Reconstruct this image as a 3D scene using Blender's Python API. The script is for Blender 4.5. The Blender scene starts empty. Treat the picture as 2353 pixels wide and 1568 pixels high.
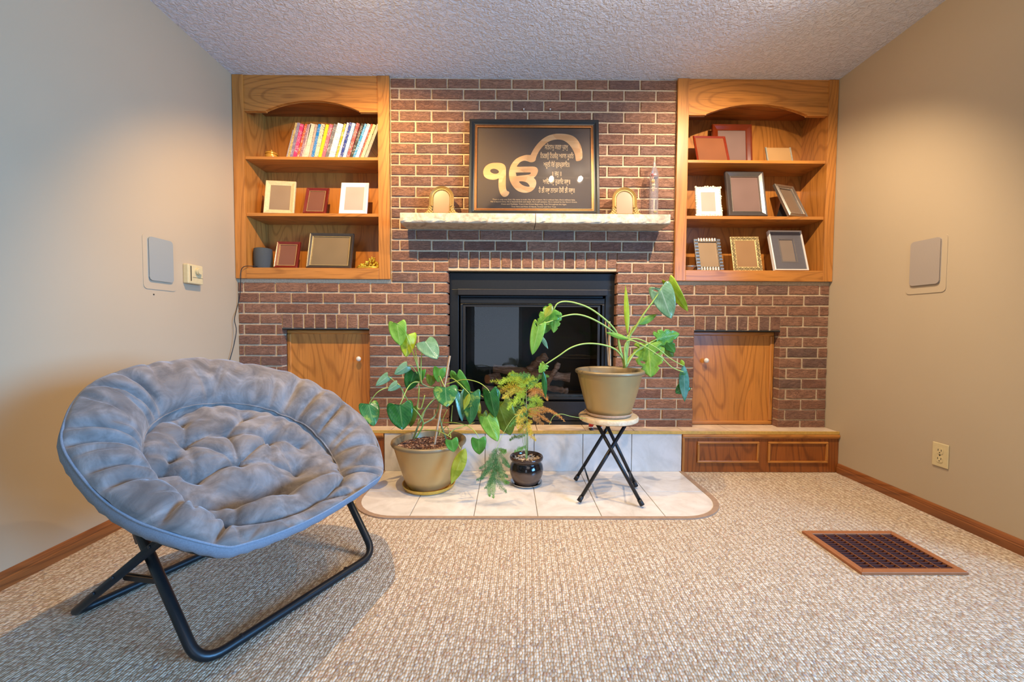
import bpy, bmesh, math, random
import numpy as np
from mathutils import Vector, Matrix, noise
random.seed(7)
SC = bpy.context.scene
COL = SC.collection
# ---------------------------------------------------------------- camera
CF, YAW, PIT, ROL, CH = 915.67, .007, .0372, -.0048, .9102     # focal length in pixels of a 2353 wide frame
_cy,_sy,_cp,_sp,_cr,_sr = math.cos(YAW),math.sin(YAW),math.cos(PIT),math.sin(PIT),math.cos(ROL),math.sin(ROL)
_A = Vector((_cy,-_sy,0)); _B = Vector((_sy*_sp,_cy*_sp,_cp))
RT = _A*_cr-_B*_sr; UP = _A*_sr+_B*_cr; FW = Vector((_sy*_cp,_cy*_cp,-_sp)); CP = Vector((0,0,CH))
cam_d = bpy.data.cameras.new('camera'); cam = bpy.data.objects.new('camera', cam_d); COL.objects.link(cam)
cam_d.sensor_width = 36; cam_d.lens = CF/2353*36; cam_d.clip_start = .02
cam.matrix_world = Matrix(((RT.x,UP.x,-FW.x,CP.x),(RT.y,UP.y,-FW.y,CP.y),(RT.z,UP.z,-FW.z,CP.z),(0,0,0,1)))
SC.camera = cam
# ---------------------------------------------------------------- world, lights, exposure
w = bpy.data.worlds.new('world'); SC.world = w; w.use_nodes = True
w.node_tree.nodes['Background'].inputs[0].default_value = (.75,.82,.95,1)
w.node_tree.nodes['Background'].inputs[1].default_value = .35
SC.view_settings.view_transform = 'Standard'; SC.view_settings.look = 'None'
SC.view_settings.exposure = -0.10; SC.view_settings.gamma = 1
SC.view_settings.use_curve_mapping = False
def light(name, kind, loc, energy, color, size=.05, aim=None, sizey=None, spot=None, blend=.6):
    d = bpy.data.lights.new(name, kind); d.energy = energy; d.color = color
    if kind == 'AREA':
        d.size = size
        if sizey: d.shape = 'RECTANGLE'; d.size_y = sizey
    else: d.shadow_soft_size = size
    if kind == 'SPOT': d.spot_size = spot; d.spot_blend = blend
    o = bpy.data.objects.new(name, d); COL.objects.link(o); o.location = loc
    if aim is not None: o.rotation_euler = (Vector(aim)-Vector(loc)).to_track_quat('-Z','Y').to_euler()
    return o
XL, XR, ZC, YB = -1.738, 2.07, 2.471, 2.57        # left wall, right wall, ceiling, brick face
LAMPS = [(-.71,1.59,2.41),(.35,1.59,2.41),(.60,1.59,2.41),(1.24,1.59,2.41)]   # heads of the track light
D2R=math.radians
for i_,(e_,c_,tx_) in enumerate(((140,(1,.66,.28),-.80),(44,(1,.77,.52),.20),(44,(1,.77,.52),.72),(120,(1,.79,.56),1.25))):
    light('lamp_light','SPOT',LAMPS[i_],e_,c_,.013,(tx_,2.55 if i_ in (0,3) else 2.2,1.0 if i_ in (0,3) else .2),spot=D2R(118),blend=.55)
    light('lamp_spill','POINT',Vector(LAMPS[i_])+Vector((0,.045,-.015)),(5,2,2,5)[i_],c_,.02)
wl=light('window_daylight','AREA',(3.28,-.70,1.25),150,(.17,.48,1.0),1.7,(-1.5,1.25,.25),1.2); wl.data.spread=D2R(100)
light('patio_daylight','AREA',(-.25,-2.66,1.05),15,(.66,.80,1.0),.9,(-.25,0,1.0),1.9)
light('added_fill_light','AREA',(.9,-.9,2.40),22,(1,.86,.76),1.6,(1.1,-.2,0),1.6)  # soft warm fill added overhead behind the camera, not a real fixture
# ---------------------------------------------------------------- helpers
def ray(px,py): return FW+RT*((px-1176.5)/CF)-UP*((py-784)/CF)
def at(px,py,X=None,Y=None,Z=None):            # where the sight line through a photo point meets a plane of the room
    d = ray(px,py)
    t = (X-CP.x)/d.x if X is not None else (Y-CP.y)/d.y if Y is not None else (Z-CP.z)/d.z
    return CP+d*t
def lin(r,g,b):
    f = lambda c: ((c/255+.055)/1.055)**2.4 if c > 10 else c/255/12.92
    return (f(r),f(g),f(b),1)
class MB:
    def __init__(s): s.v=[]; s.f=[]; s.m=[]
    def add(s, vs, fs, m=0):
        o=len(s.v); s.v+= [tuple(x) for x in vs]; s.f+=[tuple(i+o for i in f) for f in fs]; s.m+=[m]*len(fs)
    def box(s,x0,x1,y0,y1,z0,z1,m=0,mx=None):
        vs=[(x,y,z) for x in (x0,x1) for y in (y0,y1) for z in (z0,z1)]
        if mx is not None: vs=[tuple(mx@Vector(v)) for v in vs]
        s.add(vs,[(0,1,3,2),(4,6,7,5),(0,4,5,1),(2,3,7,6),(0,2,6,4),(1,5,7,3)],m)
    def tube(s,pts,r,n=8,m=0,closed=False,cap=True,flat=1.0):
        pts=[Vector(p) for p in pts]; N=len(pts)
        rs=r if isinstance(r,(list,tuple)) else [r]*N
        t0=(pts[1]-pts[0]).normalized(); ref=Vector((0,0,1)) if abs(t0.z)<.9 else Vector((1,0,0))
        nx=t0.cross(ref).normalized(); vs=[]
        for i,p in enumerate(pts):
            a=pts[(i-1)%N] if (closed or i>0) else p; b=pts[(i+1)%N] if (closed or i<N-1) else p
            t=(b-a); t=t.normalized() if t.length>1e-9 else t0
            nx=(nx-t*nx.dot(t)); nx=nx.normalized() if nx.length>1e-6 else t.orthogonal().normalized()
            ny=t.cross(nx)
            for k in range(n):
                c=2*math.pi*k/n; vs.append(p+(nx*math.cos(c)+ny*math.sin(c)*flat)*rs[i])
        fs=[]
        for i in range(N if closed else N-1):
            j=(i+1)%N
            for k in range(n): fs.append((i*n+k,i*n+(k+1)%n,j*n+(k+1)%n,j*n+k))
        if cap and not closed: fs.append(tuple(range(n))[::-1]); fs.append(tuple((N-1)*n+k for k in range(n)))
        s.add(vs,fs,m)
    def lathe(s,prof,c=(0,0,0),n=40,m=0):
        vs=[];fs=[]
        for (r,z) in prof:
            for k in range(n):
                a=2*math.pi*k/n; vs.append((c[0]+r*math.cos(a),c[1]+r*math.sin(a),c[2]+z))
        for i in range(len(prof)-1):
            for k in range(n): fs.append((i*n+k,i*n+(k+1)%n,(i+1)*n+(k+1)%n,(i+1)*n+k))
        s.add(vs,fs,m)
    def ball(s,c,r,n=10,m=0,sc=(1,1,1)):
        prof=[(r*math.sin(math.pi*i/(n//2+2)) if 0<i<n//2+2 else 1e-5,-r*math.cos(math.pi*i/(n//2+2))) for i in range(n//2+3)]
        o=len(s.v); s.lathe(prof,(0,0,0),n,m)
        for i in range(o,len(s.v)):
            v=s.v[i]; s.v[i]=(c[0]+v[0]*sc[0],c[1]+v[1]*sc[1],c[2]+v[2]*sc[2])
def mesh(name, mb, mats, smooth=False):
    me=bpy.data.meshes.new(name); me.from_pydata(mb.v,[],mb.f)
    for m in (mats if isinstance(mats,(list,tuple)) else [mats]): me.materials.append(m)
    if len(me.materials)>1: me.polygons.foreach_set('material_index',mb.m)
    me.validate(); 
    if smooth: me.polygons.foreach_set('use_smooth',[True]*len(me.polygons))
    me.update(); return me
def obj(name, mb, mats, parent=None, smooth=False, bevel=0, auto=None, loc=None):
    me=mb if isinstance(mb,bpy.types.Mesh) else mesh(name,mb,mats,smooth)
    o=bpy.data.objects.new(name,me); COL.objects.link(o)
    if parent is not None: o.parent=parent
    if loc is not None: o.location=loc
    if bevel:
        b=o.modifiers.new('bevel','BEVEL'); b.width=bevel; b.segments=2; b.limit_method='ANGLE'
    if auto and smooth:
        try: me.set_sharp_from_angle(angle=math.radians(auto))
        except Exception: pass
    return o
def tag(o,label=None,cat=None,group=None,kind=None):
    if label: o['label']=label
    if cat: o['category']=cat
    if group: o['group']=group
    if kind: o['kind']=kind
    return o
def thing(name,label,cat,loc=(0,0,0),rot=(0,0,0),group=None):
    o=bpy.data.objects.new(name,None); COL.objects.link(o); o.location=loc; o.rotation_euler=rot; o.empty_display_size=.05
    return tag(o,label,cat,group)
def struct(name,mb,mats,**k):
    return tag(obj(name,mb,mats,**k),kind='structure')
# ---------------------------------------------------------------- materials
class NT:
    def __init__(s,name):
        s.mat=bpy.data.materials.new(name); s.mat.use_nodes=True; s.t=s.mat.node_tree; s.b=s.t.nodes['Principled BSDF']
    def n(s,typ,**k):
        o=s.t.nodes.new(typ)
        for a,v in k.items():
            if a.startswith('i_'): 
                key=a[2:]; key=int(key) if key.isdigit() else key.replace('_',' ')
                o.inputs[key].default_value=v
            else: setattr(o,a,v)
        return o
    def l(s,a,b): s.t.links.new(a,b)
    def coord(s,kind='Object',scale=(1,1,1),rand=False):
        c=s.n('ShaderNodeTexCoord'); m=s.n('ShaderNodeMapping'); m.inputs['Scale'].default_value=scale
        s.l(c.outputs[kind],m.inputs['Vector'])
        if rand:
            oi=s.n('ShaderNodeObjectInfo'); mu=s.n('ShaderNodeMath',operation='MULTIPLY'); mu.inputs[1].default_value=37
            s.l(oi.outputs['Random'],mu.inputs[0]); s.l(mu.outputs[0],m.inputs['Location'])
        return m.outputs[0]
    def noise(s,vec,scale,detail=3,rough=.55,dist=0):
        n=s.n('ShaderNodeTexNoise'); n.inputs['Scale'].default_value=scale; n.inputs['Detail'].default_value=detail
        n.inputs['Roughness'].default_value=rough; n.inputs['Distortion'].default_value=dist; s.l(vec,n.inputs['Vector']); return n
    def ramp(s,fac,stops):
        r=s.n('ShaderNodeValToRGB'); e=r.color_ramp.elements
        while len(e)<len(stops): e.new(.5)
        for k,(p,c) in enumerate(stops): e[k].position=p; e[k].color=c if len(c)==4 else (*c,1)
        s.l(fac,r.inputs[0]); return r.outputs[0]
    def mix(s,a,b,fac,mode='MIX'):
        m=s.n('ShaderNodeMix',data_type='RGBA',blend_type=mode)
        for i,x in ((6,a),(7,b),(0,fac)):
            if isinstance(x,(int,float,tuple)): m.inputs[i].default_value=x
            else: s.l(x,m.inputs[i])
        return m.outputs[2]
    def bump(s,h,strength=.3,dist=.002,prev=None):
        b=s.n('ShaderNodeBump'); b.inputs['Strength'].default_value=strength; b.inputs['Distance'].default_value=dist
        s.l(h,b.inputs['Height'])
        if prev is not None: s.l(prev,b.inputs['Normal'])
        s.l(b.outputs[0],s.b.inputs['Normal']); return b.outputs[0]
def setp(b,color=None,rough=.5,metal=0,spec=None,**k):
    if color is not None: b.inputs['Base Color'].default_value=color
    b.inputs['Roughness'].default_value=rough; b.inputs['Metallic'].default_value=metal
    if spec is not None: b.inputs['Specular IOR Level'].default_value=spec
    for a,v in k.items(): b.inputs[a.replace('_',' ')].default_value=v
def plain(name,color,rough=.5,metal=0,spec=None,var=.12,sc=60,bumps=0,bd=.0006,**k):
    t=NT(name); setp(t.b,color,rough,metal,spec,**k)
    v=t.coord(); n=t.noise(v,sc,3)
    d=tuple(c*(1-var) for c in color[:3])+(1,); u=tuple(min(1,c*(1+var)) for c in color[:3])+(1,)
    t.l(t.ramp(n.outputs[0],[(.3,d),(.7,u)]),t.b.inputs['Base Color'])
    if bumps: t.bump(n.outputs[0],bumps,bd)
    return t.mat
def oak(name,axis,base=(178,116,50),dark=(132,76,26),rough=.38,scale=1.0):
    t=NT(name); setp(t.b,None,rough); t.b.inputs['Coat Weight'].default_value=.25; t.b.inputs['Coat Roughness'].default_value=.25
    s=[9*scale]*3; s['xyz'.index(axis)]=.9*scale
    v=t.coord('Object',tuple(s))
    n1=t.noise(v,1.6,2,.5,.6)
    sw=[1.9*scale]*3; sw['xyz'.index(axis)]=.42*scale
    nw=t.noise(t.coord('Object',tuple(sw)),1.6,1.5,.45,.25)
    mu=t.n('ShaderNodeMath',operation='MULTIPLY'); mu.inputs[1].default_value=150; t.l(nw.outputs[0],mu.inputs[0])
    wv=t.n('ShaderNodeMath',operation='SINE'); t.l(mu.outputs[0],wv.inputs[0])
    s2=[170*scale]*3; s2['xyz'.index(axis)]=5*scale
    v2=t.coord('Object',tuple(s2)); n2=t.noise(v2,1,3,.6)
    c1=t.ramp(n1.outputs[0],[(.3,lin(*base)),(.7,lin(*[min(255,int(c*1.12)) for c in base]))])
    c2=t.mix(c1,lin(*dark),t.ramp(wv.outputs[0],[(.0,(.04,.04,.04)),(.55,(.12,.12,.12)),(.95,(.46,.46,.46)),(1,(.50,.50,.50))]))
    c3=t.mix(c2,lin(*[int(c*.8) for c in dark]),t.ramp(n2.outputs[0],[(.28,(.6,.6,.6)),(.46,(0,0,0))]))
    t.l(c3,t.b.inputs['Base Color']); t.bump(n2.outputs[0],.12,.0005)
    return t.mat
M={}
M['oak_v']=oak('oak vertical grain','z'); M['oak_h']=oak('oak horizontal grain','x')
M['oak_y']=oak('oak depth grain','y',(136,80,38),(92,48,20))
M['oakd_v']=oak('dark oak vertical grain','z',(140,76,26),(84,40,12)); M['oakd_h']=oak('dark oak horizontal grain','x',(146,80,28),(88,42,12))
M['black_metal']=plain('black powder coated metal',(.012,.013,.014,1),.38,.3,var=.1)
M['black']=plain('matte black metal',(.008,.008,.009,1),.55,var=.1)
M['dark_panel']=plain('satin black steel',(.022,.021,.022,1),.42,.4,var=.1)
M['white_ceramic']=plain('white ceramic knob',(.72,.68,.6,1),.15)
def brickmat():
    t=NT('rustic brown brick'); setp(t.b,None,.8)
    oi=t.n('ShaderNodeObjectInfo')
    c=t.ramp(oi.outputs['Random'],[(0,lin(100,68,54)),(.12,lin(128,86,64)),(.4,lin(138,95,70)),(.7,lin(145,103,78)),(.9,lin(122,88,72)),(1,lin(106,80,68))])
    v=t.coord('Object',(1,1,1),rand=True); n=t.noise(v,30,4,.6)
    c=t.mix(c,lin(112,76,60),t.ramp(n.outputs[0],[(.4,(0,0,0)),(.75,(.45,.45,.45))]))
    c=t.mix(c,lin(160,118,92),t.ramp(t.noise(v,14,3,.6).outputs[0],[(.52,(0,0,0)),(.8,(.45,.45,.45))]))
    v2=t.coord('Object',(11,11,48),rand=True); n2=t.noise(v2,1.5,3,.55,1.6)
    cr=t.ramp(n2.outputs[0],[(.0,(0,0,0)),(.44,(1,1,1)),(.49,(.15,.15,.15)),(.56,(.8,.8,.8)),(1,(.6,.6,.6))])
    c=t.mix(c,lin(70,42,34),t.ramp(n2.outputs[0],[(.455,(0,0,0)),(.485,(.55,.55,.55)),(.52,(0,0,0))]))
    t.l(c,t.b.inputs['Base Color'])
    b=t.bump(cr,.75,.0035); t.bump(n.outputs[0],.4,.0012,b)
    return t.mat
M['brick']=brickmat()
def mortarmat():
    t=NT('sandy mortar'); setp(t.b,None,.95); v=t.coord(); n=t.noise(v,120,4,.7)
    t.l(t.ramp(n.outputs[0],[(.3,lin(176,152,120)),(.7,lin(206,182,148))]),t.b.inputs['Base Color']); t.bump(n.outputs[0],.6,.0015); return t.mat
M['mortar']=mortarmat()
def wallmat():
    t=NT('painted drywall'); setp(t.b,None,.55,spec=.3); v=t.coord(); n=t.noise(v,180,2,.5)
    t.l(t.ramp(t.noise(v,1.2,2).outputs[0],[(.3,lin(180,160,130)),(.7,lin(185,165,135))]),t.b.inputs['Base Color']); t.bump(n.outputs[0],.06,.0006); return t.mat
M['wall']=wallmat()
def ceilmat():
    t=NT('stippled ceiling'); setp(t.b,None,.62,spec=.45); v=t.coord(); n=t.noise(v,48,3,.55,.8)
    t.l(t.ramp(n.outputs[0],[(.3,lin(206,209,214)),(.6,lin(222,225,230))]),t.b.inputs['Base Color'])
    h=t.ramp(n.outputs[0],[(.36,(0,0,0)),(.62,(1,1,1))]); t.bump(h,.65,.007); return t.mat
M['ceiling']=ceilmat()
def carpetmat():
    t=NT('berber loop carpet'); setp(t.b,None,.95,spec=.1)
    c=t.coord('Object',(1,1,1))
    mp=t.n('ShaderNodeMapping'); mp.inputs['Scale'].default_value=(1,.74,1); mp.inputs['Rotation'].default_value=(0,0,.06)
    t.l(c,mp.inputs['Vector'])
    vo=t.n('ShaderNodeTexVoronoi',feature='F1'); vo.inputs['Scale'].default_value=128; vo.inputs['Randomness'].default_value=.55; t.l(mp.outputs[0],vo.inputs['Vector'])
    hs=t.n('ShaderNodeSeparateColor'); t.l(vo.outputs['Color'],hs.inputs[0])
    col=t.ramp(hs.outputs[0],[(0,lin(160,134,108)),(.10,lin(196,174,146)),(.35,lin(212,194,168)),(.7,lin(226,210,186)),(.87,lin(206,178,152)),(.94,lin(182,148,126)),(1,lin(156,150,146))])
    gap=t.ramp(vo.outputs['Distance'],[(.45,(0,0,0)),(.74,(1,1,1))])
    rows=t.n('ShaderNodeTexWave',wave_type='BANDS',bands_direction='X'); rows.inputs['Scale'].default_value=128/6.2832/1.0*.62; rows.inputs['Distortion'].default_value=1.2; rows.inputs['Detail'].default_value=1; rows.inputs['Detail Scale'].default_value=3; t.l(mp.outputs[0],rows.inputs['Vector'])
    fl=t.noise(c,7,2,.5); col=t.mix(col,lin(204,180,150),t.ramp(fl.outputs[0],[(.35,(.25,.25,.25)),(.65,(0,0,0))]))
    col=t.mix(col,lin(164,140,114),gap)
    col=t.mix(col,lin(150,126,100),t.ramp(rows.outputs[0],[(.0,(.6,.6,.6)),(.30,(0,0,0))]))
    t.l(col,t.b.inputs['Base Color'])
    h=t.ramp(vo.outputs['Distance'],[(0,(1,1,1)),(.35,(.72,.72,.72)),(.7,(0,0,0))])
    b=t.bump(h,.7,.004)
    fib=t.noise(c,900,2,.5); t.bump(fib.outputs[0],.25,.0008,b)
    return t.mat
M['carpet']=carpetmat()
def stonemat(name,a,b_,c_,sc=9,rough=.4,bs=.15,bd=.001):
    t=NT(name); setp(t.b,None,rough); v=t.coord(); n=t.noise(v,sc,5,.6,1.2); n2=t.noise(v,sc*3.2,4,.6,.5)
    c=t.ramp(n.outputs[0],[(.3,lin(*a)),(.52,lin(*b_)),(.7,lin(*c_))])
    c=t.mix(c,lin(*a),t.ramp(n2.outputs[0],[(.5,(0,0,0)),(.7,(.5,.5,.5))]))
    t.l(c,t.b.inputs['Base Color']); t.bump(n2.outputs[0],bs,bd); return t.mat
M['tile']=stonemat('cream ceramic tile',(202,190,174),(224,214,200),(232,224,212),5,.28,.06,.0006)
M['tile_front']=stonemat('grey cream ceramic tile',(196,190,180),(214,208,199),(224,218,210),5,.3,.06,.0006)
M['ledge_tile']=stonemat('ledge tile',(196,172,146),(214,192,166),(222,204,182),7,.35,.08,.0006)
M['mantel']=stonemat('mottled mantel stone',(158,138,112),(200,184,156),(214,202,178),16,.6,.5,.003)
M['grout']=plain('dark grout',lin(128,116,100),.9,sc=200,bumps=.3)
M['trim_strip']=plain('yellow brass edging strip',lin(206,166,84),.35,.2)
M['border']=plain('brown rubber border',lin(160,130,104),.6)
# ================================================================= SETTING
YF=-2.6                                     # wall behind the camera
XW,YO=3.2,1.30                               # the room widens to the right beside the camera
VX0,VX1,VY0,VY1=1.326,1.672,1.450,1.698      # hole in the floor for the register
mb=MB()
for q in ((XL-.1,XW+.1,YF-.1,VY0),(XL-.1,XR+.1,VY1,3.2),(XL-.1,VX0,VY0,VY1),(VX1,XR+.1,VY0,VY1)): mb.box(q[0],q[1],q[2],q[3],-.12,0)
struct('floor',mb,M['carpet'])
mb=MB(); mb.box(XL-.1,XW+.1,YF-.1,3.2,ZC,ZC+.1); struct('ceiling',mb,M['ceiling'])
mb=MB(); mb.box(XL-.1,XL,YF-.1,3.2,0,ZC); wall_l=struct('wall_left',mb,M['wall'])
WY0,WY1,WZ0,WZ1=-1.60,.20,.60,1.90           # window opening, out of view beside the camera
mb=MB()
mb.box(XR,XR+.1,YO,3.2,0,ZC); mb.box(XR,XW+.1,YO,YO+.1,0,ZC)
mb.box(XW,XW+.1,YF-.1,WY0,0,ZC); mb.box(XW,XW+.1,WY1,YO,0,ZC); mb.box(XW,XW+.1,WY0,WY1,0,WZ0); mb.box(XW,XW+.1,WY0,WY1,WZ1,ZC)
struct('wall_right',mb,M['wall'])
PX0,PX1,PZ=-.75,.25,2.03                     # patio door opening behind the camera
mb=MB(); mb.box(XL,PX0,YF-.1,YF,0,ZC); mb.box(PX1,XW,YF-.1,YF,0,ZC); mb.box(PX0,PX1,YF-.1,YF,PZ,ZC); struct('wall_front',mb,M['wall'])
M['white_trim']=plain('white trim',(.7,.69,.66,1),.4)
mb=MB()
for a in (WY0,-.72,WY1-.05): mb.box(XW+.02,XW+.07,a,a+.05,WZ0,WZ1)
for a in (WZ0,WZ1-.05): mb.box(XW+.02,XW+.07,WY0,WY1,a,a+.05)
struct('window_1',mb,M['white_trim'])
mb=MB()
for a in (PX0,PX1-.06): mb.box(a,a+.06,YF-.07,YF-.02,0,PZ)
for a in (0,PZ-.06): mb.box(PX0,PX1,YF-.07,YF-.02,a,a+.06)
struct('door_1',mb,M['white_trim'])
# ---- baseboards (moulded section)
def baseboard(name,x,sgn,y0,y1):
    prof=[(0,0),(.013,0),(.013,.034),(.010,.037),(.011,.042),(.008,.052),(.004,.058),(0,.060)]
    mb=MB(); vs=[(x+sgn*a,y,z) for y in (y0,y1) for a,z in prof]; n=len(prof)
    mb.add(vs,[(i,(i+1)%n,n+(i+1)%n,n+i) for i in range(n)]+[tuple(range(n)),tuple(range(n,2*n))])
    struct(name,mb,M['oak_y'])
baseboard('baseboard_left',XL,1,YF,2.45); baseboard('baseboard_right',XR,-1,YO,2.455)
# ---- brick wall
BZ,BL,ZJ=.0677,.2032,2.2698; JT=.0105
CLX=-.758; CRX=1.053; CZ=1.205               # inner edges and underside of the two bookcases
FX0,FX1,FZ=-.392,.688,1.268                  # fireplace opening
NLX0,NLX1,NLZ=-1.462,-.902,.888              # cupboard niches
NRX0,NRX1,NRZ=1.198,1.758,.888
ZLED=.258; YN=2.632
mb=MB(); y0,y1=YB+.007,YN
mb.box(CLX-.03,CRX+.03,y0,y1,FZ,ZC); mb.box(XL,XR,y0,y1,FZ-.02 if 0 else CZ,CZ+.02)
mb.box(XL,FX0,y0,y1,.885,CZ+.01); mb.box(FX1,XR,y0,y1,.885,CZ+.01)
mb.box(CLX-.03,FX0,y0,y1,CZ,FZ+.01); mb.box(FX1,CRX+.03,y0,y1,CZ,FZ+.01)
mb.box(XL,NLX0,y0,y1,0,.89); mb.box(NLX1,FX0,y0,y1,0,.89); mb.box(FX1,NRX0,y0,y1,0,.89); mb.box(NRX1,XR,y0,y1,0,.89)
mb.v=[v for v in mb.v]
# remove the strip box that would cross the fireplace opening
mb2=MB()
mb2.box(CLX-.03,CRX+.03,y0,y1,FZ,ZC)
G=.012
for a,b in ((XL,FX0-G),(FX1+G,XR)): mb2.box(a,b,y0,y1,.885,CZ)
mb2.box(CLX-.03,FX0-G,y0,y1,CZ,FZ); mb2.box(FX1+G,CRX+.03,y0,y1,CZ,FZ)
for a,b in ((XL,NLX0-.003),(NLX1+.003,FX0-G),(FX1+G,NRX0-.003),(NRX1+.003,XR)): mb2.box(a,b,y0,y1,0,.885)
mb2.box(XL-.1,XR+.1,3.1,3.2,0,ZC)
wall_back=struct('wall_back',mb2,M['mortar'])
random.seed(11)
def brick_mb(w,h,rough=.0016,dep=.066):
    mb=MB(); nx=6 if w>h*1.6 else 3; nz=3 if w>h*1.6 or 1 else 3
    if w<h: nx,nz=3,4
    c=.0035
    f=[[(-w/2+c+(w-2*c)*i/(nx-1)+(random.uniform(-.001,.001)),
         random.uniform(-rough,rough),
         -h/2+c+(h-2*c)*j/(nz-1)+random.uniform(-.001,.001)) for j in range(nz)] for i in range(nx)]
    vs=[p for col in f for p in col]; idx=lambda i,j:i*nz+j
    fs=[(idx(i,j),idx(i+1,j),idx(i+1,j+1),idx(i,j+1)) for i in range(nx-1) for j in range(nz-1)]
    # rim
    per=[(i,0) for i in range(nx-1)]+[(nx-1,j) for j in range(nz-1)]+[(i,nz-1) for i in range(nx-1,0,-1)]+[(0,j) for j in range(nz-1,0,-1)]
    o=len(vs)
    for (i,j) in per:
        p=f[i][j]; x=-w/2 if i==0 else w/2 if i==nx-1 else p[0]; z=-h/2 if j==0 else h/2 if j==nz-1 else p[2]
        vs.append((x+random.uniform(-.0008,.0008),.004,z+random.uniform(-.0008,.0008)))
    o2=len(vs)
    for (i,j) in per:
        x=-w/2 if i==0 else w/2 if i==nx-1 else f[i][j][0]; z=-h/2 if j==0 else h/2 if j==nz-1 else f[i][j][2]
        vs.append((x,dep,z))
    n=len(per)
    for k in range(n):
        a=idx(*per[k]); b=idx(*per[(k+1)%n]); fs.append((a,o+k,o+(k+1)%n,b)); fs.append((o+k,o2+k,o2+(k+1)%n,o+(k+1)%n))
    fs.append(tuple(o2+k for k in range(n)))
    mb.add(vs,fs); return mb
bcache={}; nbrick=[0]; stuffmb=MB()
def brick(cx,cz,w,h,stuff=False,y=YB,dep=.066):
    if w<.012 or h<.01: return
    key=(round(w,3),round(h,3),random.randrange(6),round(dep,3))
    if stuff or nbrick[0]>=298:
        b=brick_mb(w,h); stuffmb.add([(v[0]+cx,v[1]+y,v[2]+cz) for v in b.v],b.f); return
    if key not in bcache: bcache[key]=mesh('brick',brick_mb(w,h,dep=dep),M['brick'])
    obj('brick',bcache[key],None,wall_back,loc=(cx+random.uniform(-.0012,.0012),y+random.uniform(-.0018,.0018),cz)); nbrick[0]+=1
def spans(zlo,zhi,k):
    zc=(zlo+zhi)/2
    L=[(CLX,CRX)] if zc>CZ+.01 else [(XL+.004,XR-.004)]
    out=[]
    cuts=[]
    if zhi<FZ+.01+.09 and zc<FZ+.075: cuts.append((FX0,FX1))
    if zc<.97: cuts+=[(NLX0,NLX1),(NRX0,NRX1)]
    for a,b in L:
        cur=a
        for c,d in sorted(cuts):
            if d<=cur or c>=b: continue
            if c>cur: out.append((cur,c,'',True if cur!=a else False,True))
            cur=d
        if cur<b: out.append((cur,b,'',False,False))
    return [(o[0],o[1]) for o in out]
rows=list(range(-3,30)); todo=[]
HD_F=(FZ,ZJ-13*BZ); HD_N=(NLZ,ZJ-19*BZ)
for k in rows:                                  # row k lies between joint k and joint k+1, counted downwards
    zhi=ZJ-k*BZ; zlo=zhi-BZ
    if zhi<ZLED+.01: break
    zlo=max(zlo,ZLED-.01); zhi=min(zhi,ZC)
    zc=(zlo+zhi)/2
    segs=[(CLX,CRX)] if zc>CZ+.015 else [(XL+.003,XR-.003)]
    cuts=[]
    if zc<HD_F[1]: cuts.append((FX0-.001,FX1+.001))
    if zc<HD_N[1]: cuts+=[(NLX0,NLX1),(NRX0,NRX1)]
    res=[]
    for a,b in segs:
        cur=a
        for c,d in sorted(cuts):
            if c>cur: res.append((cur,c))
            cur=d
        if cur<b: res.append((cur,b))
    for a,b in res:
        low=k>=13
        ph=-.5998+(0 if k%2 else BL/2)
        if low and a>=.6: ph=1.1949+(BL/2 if k%2 else 0)
        elif low and b<=-.3: ph=-1.0937+(BL/2 if k%2 else 0)
        js=[a]; x=ph-math.ceil((ph-a)/BL)*BL
        while x<b:
            if x>a+.03 and x<b-.03: js.append(x)
            x+=BL
        js.append(b)
        for u,v in zip(js[:-1],js[1:]):
            l=u+(JT/2 if u!=a or a in (CLX,) else 0); r=v-(JT/2 if v!=b else 0)
            hid=(zc>1.62 and zc<2.14 and l>-.20 and r<.51) or (k==15 and (l<CLX-.1 or r>CRX+.1))
            todo.append(((l+r)/2,(zlo+zhi)/2,r-l,(zhi-zlo)-JT,hid))
for (cx,cz,ww,hh,hid) in sorted(todo,key=lambda t:-(t[2]*t[3])):
    if hid: brick(cx,cz,ww,hh,True)
# soldier headers first (they show clearly), then the courses, largest first
def header(x0,x1,z0,z1,n):
    d=(x1-x0)/n
    for i in range(n): brick(x0+d*(i+.5),(z0+z1)/2,d-JT,z1-z0-JT*.8)
header(FX0-.004,FX1+.004,HD_F[0]+.012,HD_F[1],16); header(NLX0,NLX1,HD_N[0],HD_N[1],8); header(NRX0,NRX1,HD_N[0],HD_N[1],8)
vis=[t for t in todo if not t[4]]; vis.sort(key=lambda t:-t[2]*t[3])
for (cx,cz,ww,hh,hid) in vis: brick(cx,cz,ww,hh)
tag(obj('brick_remainder',stuffmb,M['brick'],wall_back),kind='stuff')
# steel lintels
for (a,b,z) in ((FX0,FX1,FZ),(NLX0,NLX1,NLZ),(NRX0,NRX1,NRZ)):
    mb=MB(); mb.box(a,b,YB+.004,YN+.02,z-(.002 if a==FX0 else .006),z+(.008 if a==FX0 else .001)); obj('lintel',mb,M['black'] if a!=FX0 else M['mortar'],wall_back)
mb=MB()                                          # two screws in the brick above the picture
for px,py in ((1203.5,253.5),(1264,253.5)):
    q=at(px,py,Y=YB-.004); mb=MB(); mb.tube([q+Vector((0,.01,0)),q+Vector((0,-.012,.001))],.0016,8); mb.ball(q+Vector((0,-.012,.001)),.0045,10,sc=(1,.5,1))
    t=obj('wall_screw',mb,M['white_ceramic'],smooth=True)
    tag(t,'small pale screw in the brick wall above the picture, '+('left' if px<1230 else 'right')+' one of the pair','screw','screws above the picture')
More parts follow.
